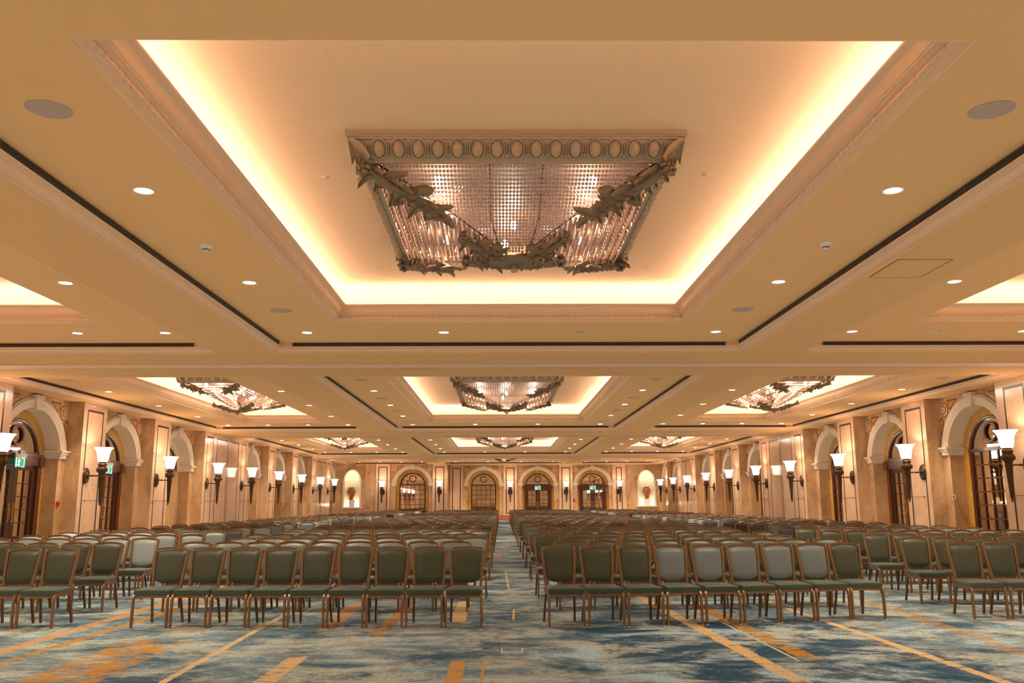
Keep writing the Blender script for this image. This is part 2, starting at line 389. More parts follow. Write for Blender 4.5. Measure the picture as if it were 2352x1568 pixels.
for ri, cn, (x0, x1, y0, y1) in GRILLES:
    i = .178; gp = 'black air grilles in the coffers'; nm = f'{ROWN[ri]} {cn} coffer'
    g3 = .42
    if cn == 'centre' or seen((max(min((x0 + x1) / 2, 4), -4) if cn == 'centre' else x0 * .5 + x1 * .5, y1, ZC)):
        grille((x0 + g3, y1 - i), (x1 - g3, y1 - i), (0, -1), f'long black air grille along the far edge of the {nm}', gp)
    if ri < 3:
        if cn != 'right': grille((x0 + i, y0 + g3), (x0 + i, y1 - g3), (1, 0), f'long black air grille along the left edge of the {nm}', gp) if seen((x0, y1, ZC)) else 0
        if cn != 'left': grille((x1 - i, y1 - g3), (x1 - i, y0 + g3), (-1, 0), f'long black air grille along the right edge of the {nm}', gp) if seen((x1, y1, ZC)) else 0

# ------------------------------------------------------------------ ceiling fittings
b = MB(); b.lathe([(.086, .006), (.090, -.002), (.105, -.008), (.112, -.002), (.112, .0)], 24, cap=False); dl_ring = b.build('downlight', M['white'], smooth=40)
b = MB(); b.face([(.088 * math.cos(2 * PI * j / 24), .088 * math.sin(2 * PI * j / 24), -.003) for j in range(24)][::-1]); dl_lens = b.build('lens', M['lens'], dl_ring)
dl_off_me = dl_lens.data.copy(); dl_off_me.materials[0] = M['lensoff']
proto_dl = dl_ring; used_dl = [False]
def downlight(x, y, label, off=False, e=150):
    if not off: spot((x, y, ZC - .04), e)
    if not seen((x, y, ZC), 20): return
    if not used_dl[0]:
        o, l = proto_dl, dl_lens; used_dl[0] = True
    else:
        o = proto_dl.copy(); COL.objects.link(o); l = dl_lens.copy(); l.parent = o; COL.objects.link(l)
    if off: l.data = dl_off_me
    o.location = (x, y, ZC); tag(o, label, 'ceiling light', 'recessed downlights in the coffers')
DLE = 240
for ri in range(4):
    off = [0, 20.9, 41.9, 56.3][ri]
    yl = [9.0, 13.0, 17.0] if ri == 0 else ([5.3 + off, 9.2 + off, 13.1 + off, 16.9 + off] if ri < 3 else [16.9 + off])
    for cn in ('left', 'centre', 'right'):
        xa, xb, sd = {'centre': (XC - 4.0, XC + 4.07, 0), 'left': (XC - 6.78, XC - 11.92, -1), 'right': (XC + 6.78, XC + 11.92, 1)}[cn]
        nm = f'{ROWN[ri]} {cn} coffer'
        for k, y in enumerate(yl[:-1]):
            kk = ORD[k + 1]
            if cn == 'centre':
                downlight(xa, y, f'round downlight on the left margin of the {nm}, {kk} from its near end', e=DLE)
                downlight(xb, y, f'round downlight on the right margin of the {nm}, {kk} from its near end', e=DLE)
            else:
                downlight(xa, y, f'round downlight on the aisle-side margin of the {nm}, {kk} from its near end', e=DLE)
                downlight(xb, y, f'round downlight on the wall-side margin of the {nm}, {kk} from its near end', e=DLE)
        for k in range(4):
            x = xa + (xb - xa) * k / 3
            isoff = ri == 0 and ((cn == 'centre' and k == 2) or (cn == 'right' and k == 1))
            wd = 'left' if cn != 'right' else 'aisle side'
            if cn == 'left': lb = f'downlight at the far edge of the {nm}, {ORD[k + 1]} from the aisle side'
            elif cn == 'centre': lb = f'{"unlit " if isoff else ""}downlight at the far edge of the {nm}, {ORD[k + 1]} from its left corner'
            else: lb = f'{"dimmed " if isoff else ""}downlight at the far edge of the {nm}, {ORD[k + 1]} from the aisle side'
            downlight(x, yl[-1], lb, isoff, DLE)
# speakers
b = MB(); b.lathe([(.0, -.004), (.165, -.004), (.175, -.008), (.185, -.004), (.186, 0)], 32, cap=False); sp0 = b.build('ceiling_speaker', M['speaker'], smooth=40); spu = [False]
def speaker(x, y, label):
    if not seen((x, y, ZC)): return
    o = sp0 if not spu[0] else sp0.copy()
    if spu[0]: COL.objects.link(o)
    spu[0] = True; o.location = (x, y, ZC); tag(o, label, 'speaker', 'round ceiling speakers')
for ri, ysp in enumerate(([7.02, 14.97], [23.75, 28.1, 32.0, 36.3], [44.7, 49.1, 53.0, 57.3])):
    for k, y in enumerate(ysp):
        for sd, x in (('left', -3.84), ('right', 4.22)):
            speaker(x, y, f'flat round speaker on the {sd} margin of the {ROWN[ri]} centre coffer, {ORD[k + 1]} from near end')
speaker(-11.76, 23.7, 'flat round speaker near the left wall cornice in the second left coffer')
speaker(12.1, 23.7, 'flat round speaker near the right wall cornice in the second right coffer')
# smoke detectors
def smoke(x, y, label, z=ZC):
    o = empty('smoke_detector', (x, y, z)); tag(o, label, 'smoke detector', 'smoke detectors')
    b = MB(); b.lathe([(.0, -.022), (.066, -.022), (.075, -.012), (.078, 0)], 20, cap=False); b.build('base', M['white'], o, 40)
    b = MB(); b.lathe([(.0, -.075), (.022, -.073), (.036, -.062), (.04, -.05), (.044, -.05), (.048, -.03), (.05, -.022)], 20, cap=False); b.build('sensor_head', M['white'], o, 40)
    b = MB(); b.lathe([(.0405, -.062), (.0445, -.05)], 20, cap=False); b.build('vent_band', M['grille'], o)
smoke(-3.84, 11.05, 'white smoke detector between downlights left of the front lit tray')
smoke(4.23, 10.98, 'white smoke detector between downlights right of the front lit tray')
b = MB(); b.lathe([(0, -.022), (.012, -.022), (.014, -.01), (.04, -.008), (.055, -.004), (.056, 0)], 18, cap=False); sk0 = b.build('sprinkler_head', M['trim'], smooth=40)
for k, (x, y, lb) in enumerate(((-2.19, 10.44, 'small round sprinkler cap on the front tray, left of the chandelier middle'), (2.55, 10.33, 'small round sprinkler cap on the front tray, right of the chandelier middle'),
                               (-2.15, 14.75, 'small round sprinkler cap in the far left corner of the front tray'), (2.55, 14.72, 'small round sprinkler cap in the far right corner of the front tray'))):
    o = sk0 if k == 0 else sk0.copy()
    if k: COL.objects.link(o)
    o.location = (x, y, ZT); tag(o, lb, 'sprinkler', 'sprinkler caps in the front tray')
b = MB()
for x in (-.40, .40): b.box(x - .006, x + .006, -.47, .47, -.003, 0)
for y in (-.47, .47): b.box(-.40, .40, y - .006, y + .006, -.003, 0)
o = b.build('panel_joint', M['inlayline']); r = empty('tray_hatch', (.17, 14.57, ZT)); o.parent = r
b = MB(); b.box(-.394, .394, -.464, .464, -.003, 0); b.build('panel', M['tray'], r)
tag(r, 'flush square access panel in the tray behind the front chandelier', 'access panel')
# hatch seams on the beam beside the front coffer
r = empty('ceiling_hatch', (5.55, 11.5, ZS)); b = MB(); b.box(-.35, .35, -.45, .45, -.004, 0); b.build('panel', M['soffit'], r)
b = MB()
for x in (-.36, .36): b.box(x - .006, x + .006, -.46, .46, -.0045, 0)
for y in (-.46, .46): b.box(-.36, .36, y - .006, y + .006, -.0045, 0)
b.build('panel_joint', M['inlayline'], r)
tag(r, 'flush ceiling hatch in the beam between the front centre and right coffers', 'access panel')

# ------------------------------------------------------------------ chandeliers
def leaf(b, p0, d, up, L, W, curl=.4, m=0, n=6):
    """a carved acanthus leaf: ridged blade with scalloped edge, curling at its tip"""
    d = Vector(d).normalized(); up = Vector(up); up = (up - d * up.dot(d)).normalized(); s = d.cross(up)
    p0 = Vector(p0); rows = []
    for i in range(n + 1):
        t = i / n; w = W * math.sin(PI * min(.08 + t * .95, 1.0)) ** .8 * (1 + .22 * math.sin(t * 19))
        c = p0 + d * (L * (t - .12 * curl * t * t)) + up * (L * curl * (t ** 2.2))
        th = .020 * (1 - t * .5)
        rows.append([c - s * w + up * (-.02), c - s * w * .5 + up * .022, c + up * -.006, c + s * w * .5 + up * .022, c + s * w + up * (-.02), c + s * w * .5 - up * th, c - up * th * 1.6, c - s * w * .5 - up * th])
    b.grid(rows, m, close_u=True); b.face(list(reversed(rows[0])), m); b.face(rows[-1], m)
def spray(b, p0, p1, big=1.0):
    """carved spray along p0 -> p1: stem, small scrolled leaves, shell lobes and a rosette end"""
    p0, p1 = Vector(p0), Vector(p1); d = (p1 - p0); L = d.length; d.normalize(); dn = Vector((0, 0, -1)); s = d.cross(dn).normalized(); dn = s.cross(d).normalized(); dn = dn if dn.z < 0 else -dn
    path = [p0 + d * (L * t) + dn * (.03 * math.sin(t * 7)) for t in [i / 8 for i in range(9)]]
    b.tube(path, [.035 * big, .045 * big, .04 * big, .035 * big, .04 * big, .05 * big, .045 * big, .04 * big, .025 * big], 8)
    k = max(5, int(L / (.085 * big)))
    for i in range(k):
        t = (i + .4) / k
        for sg in (-1, 1):
            leaf(b, p0 + d * L * t, d * (.5 if i % 2 else .2) + s * sg, dn, (.17 + .05 * math.sin(i * 2.3 + sg)) * big, .055 * big, .30 if (i + sg) % 3 else -.15, 0, 5)
        b.ell(p0 + d * L * t + dn * .04 * big, s * .030 * big, d * .036 * big, dn * .026 * big, 6, 3)
    # shell of three lobes in the middle
    for sg, ln in ((-1, .20), (0, .15), (1, .20)):
        c = p0 + d * L * .48 + s * sg * .11 * big
        for q in range(5):
            a = (q - 2) * .38
            b.ell(c + (s * (sg * .06 + math.sin(a) * .06) + d * math.cos(a) * .05) * big, (s * math.sin(a) + d * math.cos(a)) * .065 * big, (s * math.cos(a) - d * math.sin(a)) * .019 * big, dn * .036 * big, 7, 4)
    c = p0 - d * .04 * big
    for rr, nn, ps in ((.062, 9, .024), (.030, 5, .022)):
        for q in range(nn):
            a = 2 * PI * q / nn; e1 = s * math.cos(a) + dn * math.sin(a); e2 = dn * math.cos(a) - s * math.sin(a)
            b.ell(c + e1 * rr * big - d * (.08 - rr) * .4 * big, e1 * .026 * big, e2 * ps * big, d * .030 * big, 6, 4)
    leaf(b, p1, d, dn, .16 * big, .05 * big, .1, 0, 5)
def chandelier(loc, hx, hy, label, fine=True, light=1.0):
    R = empty('chandelier', loc); tag(R, label, 'chandelier', 'rectangular crystal chandeliers in the trays')
    rc = (-hx, hx, -hy, hy)
    b = MB()
    sweep_rect(b, rc, [(0, 0), (0, -.045), (.02, -.05), (.022, -.062), (.045, -.066), (.05, -.085), (.066, -.09), (.075, -.105), (.12, -.17), (.17, -.235), (.19, -.24), (.195, -.262), (.225, -.268), (.23, -.29), (.275, -.292), (.28, -.22), (.28, 0)])
    e = b
    sp = .205 if fine else .26
    for (ax, ay, bx, by, nx, ny) in ((-hx, -hy, hx, -hy, 0, 1), (hx, -hy, hx, hy, -1, 0), (hx, hy, -hx, hy, 0, -1), (-hx, hy, -hx, -hy, 1, 0)):
        Ln = math.hypot(bx - ax, by - ay); tv = Vector(((bx - ax) / Ln, (by - ay) / Ln, 0)); n = int((Ln - .50) / sp)
        nv = Vector((-nx * .82, -ny * .82, -.57)); sv = tv.cross(nv).normalized()
        for q in range(n + 1):
            t = .25 + q * (Ln - .50) / n; base = Vector((ax + nx * .123, ay + ny * .123, -.172)) + tv * t
            if q < n:
                ec = base + tv * (Ln - .5) / n / 2
                e.ell(ec, tv * .066, sv * .100, nv * .085, 12 if fine else 8, 8 if fine else 4)
                if fine:
                    ringp = [ec + tv * (.088 * math.cos(a)) + sv * (.112 * math.sin(a)) + nv * .006 for a in [PI * 2 * k / 12 for k in range(13)]]
                    b.tube(ringp, .012, 5)
            b.ell(base, tv * .011, sv * .085, nv * .045, 6, 3)
            if fine: b.ell(base - sv * .07 * (1 if sv.z > 0 else -1), tv * .024, sv * .026, nv * .04, 6, 3)
    b.build('frame', M['giltwood'], R, 45)
    for sx in (-1, 1):
        for sy in (-1, 1):
            b = MB()
            for k in range(7):
                a = (k - 3) * .22; d = Vector((-sx * math.cos(PI / 4 + a), -sy * math.sin(PI / 4 + a), -.55)); 
                leaf(b, (sx * (hx - .04), sy * (hy - .04), -.09), d, (sx * .3, sy * .3, -1), .30, .035, .25)
            b.build('corner_shell', M['giltwood'], R, 60)
    # strings of beads in nested rectangles, sagging to the middle
    ix, iy = hx - .29, hy - .29
    def zz(m): return -.25 - .52 * (1 - m) ** .85
    cb = MB(); st = .042 if fine else .056
    nr = int(min(ix, iy) / (.060 if fine else .062)); rad = st * (.47 if fine else .60)
    unit = []
    for k in range(nr):
        m = 1 - k / nr * .97; x, y = ix * m, iy * m; z = zz(m)
        per = [((-x, -y), (x, -y)), ((x, -y), (x, y)), ((x, y), (-x, y)), ((-x, y), (-x, -y))]
        for (a0, a1), (c0, c1) in per:
            Ln = math.hypot(c0 - a0, c1 - a1); n = max(1, int(Ln / st / 2) * 2)
            for q in range(n):
                t = .5 + (q - n / 2 + .5) * st / Ln; X, Y = a0 + (c0 - a0) * t, a1 + (c1 - a1) * t
                zb = z
                if fine:
                    rows = [[(X + rad * rr * math.cos(PI * j / 3), Y + rad * rr * math.sin(PI * j / 3), zb + hh * rad) for j in range(6)] for rr, hh in ((.45, -.95), (1, -.1), (.75, .75))]
                    cb.grid(rows, 0, close_u=True); cb.face(rows[0][::-1])
                else:
                    c4 = [(X + rad, Y, zb), (X, Y + rad, zb), (X - rad, Y, zb), (X, Y - rad, zb)]; bt = (X, Y, zb - rad * 1.1)
                    for j in range(4): cb.face([c4[(j + 1) % 4], c4[j], bt])
    # hanging drop strings on the long slopes
    for sx in (-1, 1):
        for k in range(0, nr, 2):
            m = 1 - k / nr * .9; x = sx * ix * m; n = int(2 * iy * m / (.16 if fine else .3))
            for q in range(n):
                y = -iy * m + 2 * iy * m * (q + .5) / n; z = zz(m)
                rows = [[(x + rr * math.cos(PI * j / 2), y + rr * math.sin(PI * j / 2), z - hh) for j in range(4)] for rr, hh in ((.012, .0), (.018, .06), (.004, .11))]
                cb.grid(rows, 0, close_u=True)
    bp = MB(); bp.box(-hx + .26, hx - .26, -hy + .26, hy - .26, -.035, -.012); bp.build('glare_blocker', M['blocker'], R)  # dark sheet added to keep bulb light off the tray above
    o = cb.build('crystal_beads', M['crystal'], R); o['kind'] = 'stuff'
    b = MB()
    for sx in (-1, 1):
        for sy in (-1, 1):
            b.tube([(sx * ix, sy * iy, -.26), (sx * ix * .5, sy * iy * .5, -.50), (sx * .15, sy * .15, -.74)], .012, 5)
    for t in (-.3, .3): b.tube([(t, -iy, -.26), (t, -iy * .45, -.55), (t * .6, -.15, -.76)], .008, 4); b.tube([(t, iy, -.26), (t, iy * .45, -.55), (t * .6, .15, -.76)], .008, 4)
    b.build('support_wires', M['bronze'], R)
    for sx in (-1, 1):
        for sy in (-1, 1):
            b = MB(); wl = 1.0 if hx > 1.5 else .62; a = Vector((sx * (hx - .22), sy * (hy - .30), -.34)); c = Vector((sx * (hx - .22 - .76 * wl), sy * (hy - .30 - .85 * wl), -.34 - .28 * wl)); spray(b, a, c, 1.45 if fine else 1.15)
            b.build('leaf_ornament', M['leafgilt'], R, 60)
            b = MB(); spray(b, (sx * .62, sy * .52, -.70), (sx * .16, sy * .14, -.86), 1.15 if fine else .95)
            b.build('leaf_arm', M['leafgilt'], R, 60)
    b = MB(); b.lathe([(0, -.80), (.12, -.81), (.24, -.83), (.33, -.85), (.33, -.875), (.27, -.885), (.24, -.893), (.05, -.90), (.045, -.91), (0, -.91)], 28); b.build('boss', M['leafgilt'], R, 40)
    b = MB(); b.lathe([(0, -.90), (.045, -.90), (.055, -.915), (.03, -.93), (.05, -.95), (.055, -.97), (.04, -.995), (.0, -1.0)], 16); b.build('finial', M['giltwood'], R, 50)
    # lamps inside
    pos = [(-hx * .52, -hy * .05, -.2), (hx * .52, -hy * .05, -.2), (-hx * .52, hy * .5, -.2), (hx * .52, hy * .5, -.2), (0, hy * .2, -.2), (-.12, hy * .6, -.2), (-hx * .5, -hy * .55, -.2), (hx * .5, -hy * .55, -.2)]
    for p in pos:
        b = MB(); b.ell((0, 0, 0), (.05, 0, 0), (0, .05, 0), (0, 0, .075), 10, 6); o = b.build('bulb', M['bulb'], R, 60); o.location = p
        point_light(Vector(loc) + Vector(p) + Vector((0, 0, -.12)), (9 if fine else 26) * light, (1, .82, .66), .08)
    return R
chandelier((XC, 11.3, ZT), 1.87, 2.30, 'huge crystal chandelier in gilt egg-and-dart frame in the front tray', True, 1.3)
SY = {1: 30.35, 2: 51.4}
for ri in (1, 2):
    nm = ROWN[ri]
    chandelier((XC, SY[ri], ZT), 1.81, 3.25, f'crystal chandelier in the lit tray of the {nm} centre coffer', False, 1.2)
    chandelier((XC - 9.3, SY[ri], ZT), 1.05, 3.25, f'crystal chandelier in the lit tray of the {nm} left coffer', False)
    chandelier((XC + 9.3, SY[ri], ZT), 1.05, 3.25, f'crystal chandelier in the lit tray of the {nm} right coffer', False)
chandelier((XC, 69.0, ZT), 1.81, 2.23, 'crystal chandelier of the farthest coffer, only its leaf finial hanging into view', False)

# ------------------------------------------------------------------ walls
def frame_fn(O, T, N):
    def P(t, d, z): return (O[0] + T[0] * t + N[0] * d, O[1] + T[1] * t + N[1] * d, z)
    P.tn = (T, N); P.O = O; return P
R0, RI, ZA, DEP = 1.35, 1.06, 2.85, .42
NSEG = 24
WM = ['marble', 'marble_pier', 'marble_dark', 'ochre', 'inlay', 'cream', 'inlaygold', 'inlayline', 'skirting']
WI = {k: i for i, k in enumerate(WM)}
COUNT = {'win': 0, 'door': 0}
def quad(b, P, pts, m, flip=False):
    q = [P(*p) for p in pts]; b.face(q[::-1] if flip else q, m)
def arcs(c, r, n=NSEG): return [(c + r * math.cos(PI - PI * i / n), ZA + r * math.sin(PI - PI * i / n)) for i in range(n + 1)]
def arch_bay(wb, P, c, t0, t1, kind, dep=DEP, kx=1.0):
    """wall face with an arched opening, its reveal, ochre border and filling"""
    top = ZS + .02
    if kx != 1.0:
        P0 = P
        P = lambda t, d, z: P0(c + (t - c) * kx, d, z)
        P.tn = P0.tn; P.O = P0.O; t0 = c + (t0 - c) / kx; t1 = c + (t1 - c) / kx
    for a, e in ((t0, c - R0), (c + R0, t1)):
        quad(wb, P, [(a, 0, 0), (e, 0, 0), (e, 0, top), (a, 0, top)], WI['marble'])
    A = arcs(c, R0)
    for i in range(NSEG):
        quad(wb, P, [(A[i][0], 0, A[i][1]), (A[i + 1][0], 0, A[i + 1][1]), (A[i + 1][0], 0, top), (A[i][0], 0, top)], WI['marble'])
        quad(wb, P, [(A[i][0], 0, A[i][1]), (A[i][0], -dep, A[i][1]), (A[i + 1][0], -dep, A[i + 1][1]), (A[i + 1][0], 0, A[i + 1][1])], WI['cream'])
    for sg in (-1, 1):
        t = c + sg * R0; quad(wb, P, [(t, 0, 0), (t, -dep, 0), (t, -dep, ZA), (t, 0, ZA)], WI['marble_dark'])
    # back border (ochre) or blind filling
    bm = WI['ochre'] if kind in ('door', 'window') else WI['cream']
    if kind == 'blind':
        quad(wb, P, [(c - R0, -dep, 0), (c + R0, -dep, 0), (c + R0, -dep, ZA), (c - R0, -dep, ZA)], WI['marble'])
        wb.face([P(x, -dep, z) for x, z in A], WI['cream'])
    else:
        B = arcs(c, RI)
        for i in range(NSEG):
            quad(wb, P, [(A[i][0], -dep, A[i][1]), (B[i][0], -dep, B[i][1]), (B[i + 1][0], -dep, B[i + 1][1]), (A[i + 1][0], -dep, A[i + 1][1])], bm)
        for sg in (-1, 1): quad(wb, P, [(c + sg * R0, -dep, 0), (c + sg * RI, -dep, 0), (c + sg * RI, -dep, ZA), (c + sg * R0, -dep, ZA)], WI['ochre'] if kind != 'lunette' else WI['marble_dark'])
        zb = {'window': .50, 'door': 0, 'lunette': 2.86}[kind]
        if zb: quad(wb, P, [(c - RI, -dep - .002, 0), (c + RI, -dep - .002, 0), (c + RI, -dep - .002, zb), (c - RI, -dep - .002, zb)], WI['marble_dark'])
    # spandrel inlays: two curved triangles and a rosette on each side
    for sg in (-1, 1):
        def Q(t, z, d): return P(c + sg * t, d, z)
        def poly(pts, d0, m):
            wb.face([Q(t, z, d0) for t, z in pts], m)
            n = len(pts)
            for i in range(n): wb.face([Q(*pts[i], 0), Q(*pts[(i + 1) % n], 0), Q(*pts[(i + 1) % n], d0), Q(*pts[i], d0)], m)
        def tri(pts):
            cx = sum(p[0] for p in pts) / len(pts); cz = sum(p[1] for p in pts) / len(pts)
            poly(pts, .006, WI['inlayline']); poly([(cx + (t - cx) * .74, cz + (z - cz) * .74) for t, z in pts], .010, WI['inlaygold'])
        tri([(.70, 4.50), (1.24, 4.50), (1.20, 4.34), (1.14, 4.22), (1.06, 4.22), (.9, 4.37)])
        tri([(1.60, 4.02), (1.68, 3.95), (1.68, 3.42), (1.60, 3.55), (1.50, 3.82), (1.50, 3.92)])
        cz, ct = 4.22, 1.43
        for r0, d0, m in ((.22, .008, 'inlayline'), (.195, .016, 'marble_pier'), (.135, .020, 'inlayline'), (.118, .026, 'inlaygold')):
            poly([(ct + r0 * math.cos(2 * PI * k / 20), cz + r0 * math.sin(2 * PI * k / 20)) for k in range(20)], d0, WI[m])
        for k in range(8):
            a = 2 * PI * k / 8; wb.ell(Q(ct + .07 * math.cos(a), cz + .07 * math.sin(a), .028), Vector(Q(.035, 0, 0)) - Vector(Q(0, 0, 0)), Vector((0, 0, .035)), Vector(Q(0, 0, .012)) - Vector(Q(0, 0, 0)), 6, 3, WI['marble_pier'])
    # white archivolt, keystone and imposts
    global trim_n
    b = MB()
    prof = [(R0, 0), (R0, .045), (1.43, .05), (1.435, .062), (1.50, .066), (1.51, .080), (1.57, .088), (1.60, .085), (1.62, .05), (1.65, .045), (1.65, -.002)]
    b.grid([[P(c + r * math.cos(PI - PI * i / 36), d, ZA + r * math.sin(PI - PI * i / 36)) for i in range(37)] for r, d in prof])
    for (ra, rb, wa, wb2, d) in ((R0 - .05, 1.62, .125, .165, .125), (1.60, 1.71, .175, .19, .145)):
        pts = [(c - wa, ZA + ra), (c + wa, ZA + ra), (c + wb2, ZA + rb), (c - wb2, ZA + rb)]
        b.face([P(t, d, z) for t, z in pts])
        for i in range(4): b.face([P(*[(pts[i][0]), -.05, pts[i][1]]), P(pts[(i + 1) % 4][0], -.05, pts[(i + 1) % 4][1]), P(pts[(i + 1) % 4][0], d, pts[(i + 1) % 4][1]), P(pts[i][0], d, pts[i][1])])
    for sg in (-1, 1):
        # impost: moulded capital running along face and into the reveal
        for z0, z1, pr in ((2.84, 2.87, .03), (2.87, 2.92, .045), (2.92, 2.97, .075), (2.97, 3.02, .11), (3.02, 3.035, .125), (3.035, 3.085, .15)):
            lo, hi = R0 - pr * .6, 1.64 + pr * .5
            b.box(min(sg * lo, sg * hi) + c, max(sg * lo, sg * hi) + c, -dep + .002, pr, z0, z1, 0, lambda t, d, z: P(t, d, z))
    trim_n += 1
    struct(b.build(f'trim_{trim_n}', M['plaster'], smooth=35), 'white arch moulding with keystone and imposts')
    dd = -dep - .07
    def lunette(par, rin, zbase):
        b = MB(); pts = [(c + rin * math.cos(PI - PI * i / 24), ZA + rin * math.sin(PI - PI * i / 24)) for i in range(25)]
        pts = [(t, max(z, zbase)) for t, z in pts]
        b.face([P(t, dd + .015, z) for t, z in [(c - rin, zbase)] + pts[1:-1] + [(c + rin, zbase)]]); b.build('lunette_pane', M['mirror'], par)
        b = MB()
        rows = []
        for k in range(24):
            a = 2 * PI * k / 24; u, v = math.cos(a), math.sin(a)
            rows.append([P(c + r * u, d, ZA + .58 + r * v) for r, d in ((.225, dd + .03), (.235, dd + .075), (.27, dd + .085), (.30, dd + .07), (.305, dd + .02))])
        b.grid(rows, close_v=True); b.build('roundel', M['wood2'], par, 50)
    if kind in ('door', 'window', 'lunette'):
        # arched wooden frame
        b = MB(); ra, rb = RI - .09, RI + .02
        prof = [(rb, dd - .03), (rb, dd + .06), (rb - .03, dd + .085), (ra + .03, dd + .075), (ra, dd + .05), (ra, dd - .03)]
        b.grid([[P(c + r * math.cos(PI - PI * i / 30), d, ZA + r * math.sin(PI - PI * i / 30)) for i in range(31)] for r, d in prof])
        def bx(b, t0, t1, d0, d1, z0, z1, m=0): b.box(c + t0, c + t1, d0, d1, z0, z1, m, lambda t, d, z: P(t, d, z))
        if kind == 'window':
            COUNT['win'] += 1
            for sg in (-1, 1): bx(b, min(sg * ra, sg * rb), max(sg * ra, sg * rb), dd - .03, dd + .07, .5, ZA)
            bx(b, -rb, rb, dd - .03, dd + .09, 2.90, 3.0); bx(b, -rb, rb, dd - .03, dd + .07, .5, .58)
            for k in range(1, 5): t = -ra + 2 * ra * k / 5; bx(b, t - .02, t + .02, dd, dd + .05, .58, 2.90)
            for k in range(1, 6): z = .58 + (2.90 - .58) * k / 6; bx(b, -ra, ra, dd, dd + .045, z - .02, z + .02)
            w = struct(b.build(f'window_{COUNT["win"]}', M['wood2'], smooth=40), 'arched mirrored window with mahogany grid')
            g = MB(); quad(g, P, [(c - ra, dd + .015, .58), (c + ra, dd + .015, .58), (c + ra, dd + .015, 2.9), (c - ra, dd + .015, 2.9)], 0); g.build('glass_pane', M['mirror'], w)
            lunette(w, ra, 3.0)
        elif kind == 'lunette':
            COUNT['win'] += 1
            bx(b, -rb, rb, dd - .03, dd + .09, 2.86, 2.95)
            w = struct(b.build(f'window_{COUNT["win"]}', M['wood2'], smooth=40), 'half-round mahogany window above a marble panel'); lunette(w, ra, 2.95)
        else:
            COUNT['door'] += 1
            for sg in (-1, 1): bx(b, min(sg * .98, sg * 1.16), max(sg * .98, sg * 1.16), dd - .03, dd + .13, 0, 2.62)
            bx(b, -1.16, 1.16, dd - .03, dd + .14, 2.60, 2.86); bx(b, -1.10, 1.10, dd - .03, dd + .17, 2.86, 2.93); bx(b, -1.0, 1.0, dd - .03, dd + .12, 2.93, 3.0)
            for sg in (-1, 1): bx(b, sg * 1.1 - .11, sg * 1.1 + .11, dd - .03, dd + .18, 2.58, 2.88)
            for z in (2.66, 2.72, 2.78): bx(b, -.98, .98, dd + .14, dd + .152, z, z + .025)
            w = struct(b.build(f'door_{COUNT["door"]}', M['wood2'], smooth=40), 'mahogany double door with glazed leaves under a half-round light')
            for sg in (-1, 1):
                lf = MB(); o0, o1 = (.006, .975)
                def lx(t0, t1, d0, d1, z0, z1): bx(lf, min(sg * t0, sg * t1), max(sg * t0, sg * t1), d0, d1, z0, z1)
                lx(.006, .185, dd, dd + .06, 0, 2.59); lx(.83, .975, dd, dd + .06, 0, 2.59); lx(.185, .83, dd, dd + .06, 2.46, 2.59); lx(.185, .83, dd, dd + .06, 0, .62)
                lx(.495, .52, dd + .01, dd + .05, .62, 2.46)
                for k in range(1, 5): z = .62 + 1.84 * k / 5; lx(.185, .83, dd + .01, dd + .05, z - .0125, z + .0125)
                lo = lf.build('door_leaf', M['wood'], w)
                g = MB(); a0, a1 = sorted((sg * .185, sg * .83)); quad(g, P, [(c + a0, dd + .02, .62), (c + a1, dd + .02, .62), (c + a1, dd + .02, 2.46), (c + a0, dd + .02, 2.46)], 0); g.build('glass_pane', M['mirror'], lo)
                h = MB(); tt = c + sg * .09
                h.tube([P(tt, dd + .06, 1.08), P(tt, dd + .11, 1.1), P(tt, dd + .12, 1.27), P(tt, dd + .11, 1.44), P(tt, dd + .06, 1.46)], .013, 8); bxh = (tt - .03, tt + .03)
                h.box(*bxh, dd + .06, dd + .068, 1.0, 1.54, 0, lambda t, d, z: P(t, d, z)); h.build('door_handle', M['brass'], lo, 50)
            lunette(w, ra, 3.0)
def ring_panel(wb, P, a, e, d, z0, z1, panels, mbase='marble_pier'):
    """front face of a pier from t=a to e with dark inlaid frames"""
    cuts = [a]
    for (p, q) in panels: cuts += [p, q]
    cuts.append(e)
    for i in range(0, len(cuts), 2): quad(wb, P, [(cuts[i], d, z0), (cuts[i + 1], d, z0), (cuts[i + 1], d, z1), (cuts[i], d, z1)], WI[mbase])
    for (p, q) in panels:
        zt, zb, w = 4.40, .55, .07
        quad(wb, P, [(p, d, zt), (q, d, zt), (q, d, z1), (p, d, z1)], WI[mbase]); quad(wb, P, [(p, d, z0), (q, d, z0), (q, d, zb), (p, d, zb)], WI[mbase])
        o = [(p, zb), (q, zb), (q, zt), (p, zt)]; n = [(p + w, zb + w), (q - w, zb + w), (q - w, zt - w), (p + w, zt - w)]
        for i in range(4):
            j = (i + 1) % 4; wb.face([P(o[i][0], d, o[i][1]), P(o[j][0], d, o[j][1]), P(n[j][0], d, n[j][1]), P(n[i][0], d, n[i][1])], WI['inlay'])
        # sunk panel
        s = -.012
        for i in range(4):
            j = (i + 1) % 4; wb.face([P(n[i][0], d, n[i][1]), P(n[j][0], d, n[j][1]), P(n[j][0], d + s, n[j][1]), P(n[i][0], d + s, n[i][1])], WI[mbase])
        wb.face([P(t, d + s, z) for t, z in n], WI[mbase])
def pier(wb, P, a, e, d, panels):
    top = ZS + .02
    ring_panel(wb, P, a, e, d, 0, top, panels)
    for t in (a, e): quad(wb, P, [(t, -.05, 0), (t, d, 0), (t, d, top), (t, -.05, top)], WI['marble'])
PL = frame_fn((XL, 0), (0, 1), (1, 0)); PR = frame_fn((XR, 0), (0, 1), (-1, 0))
SCONCES = []
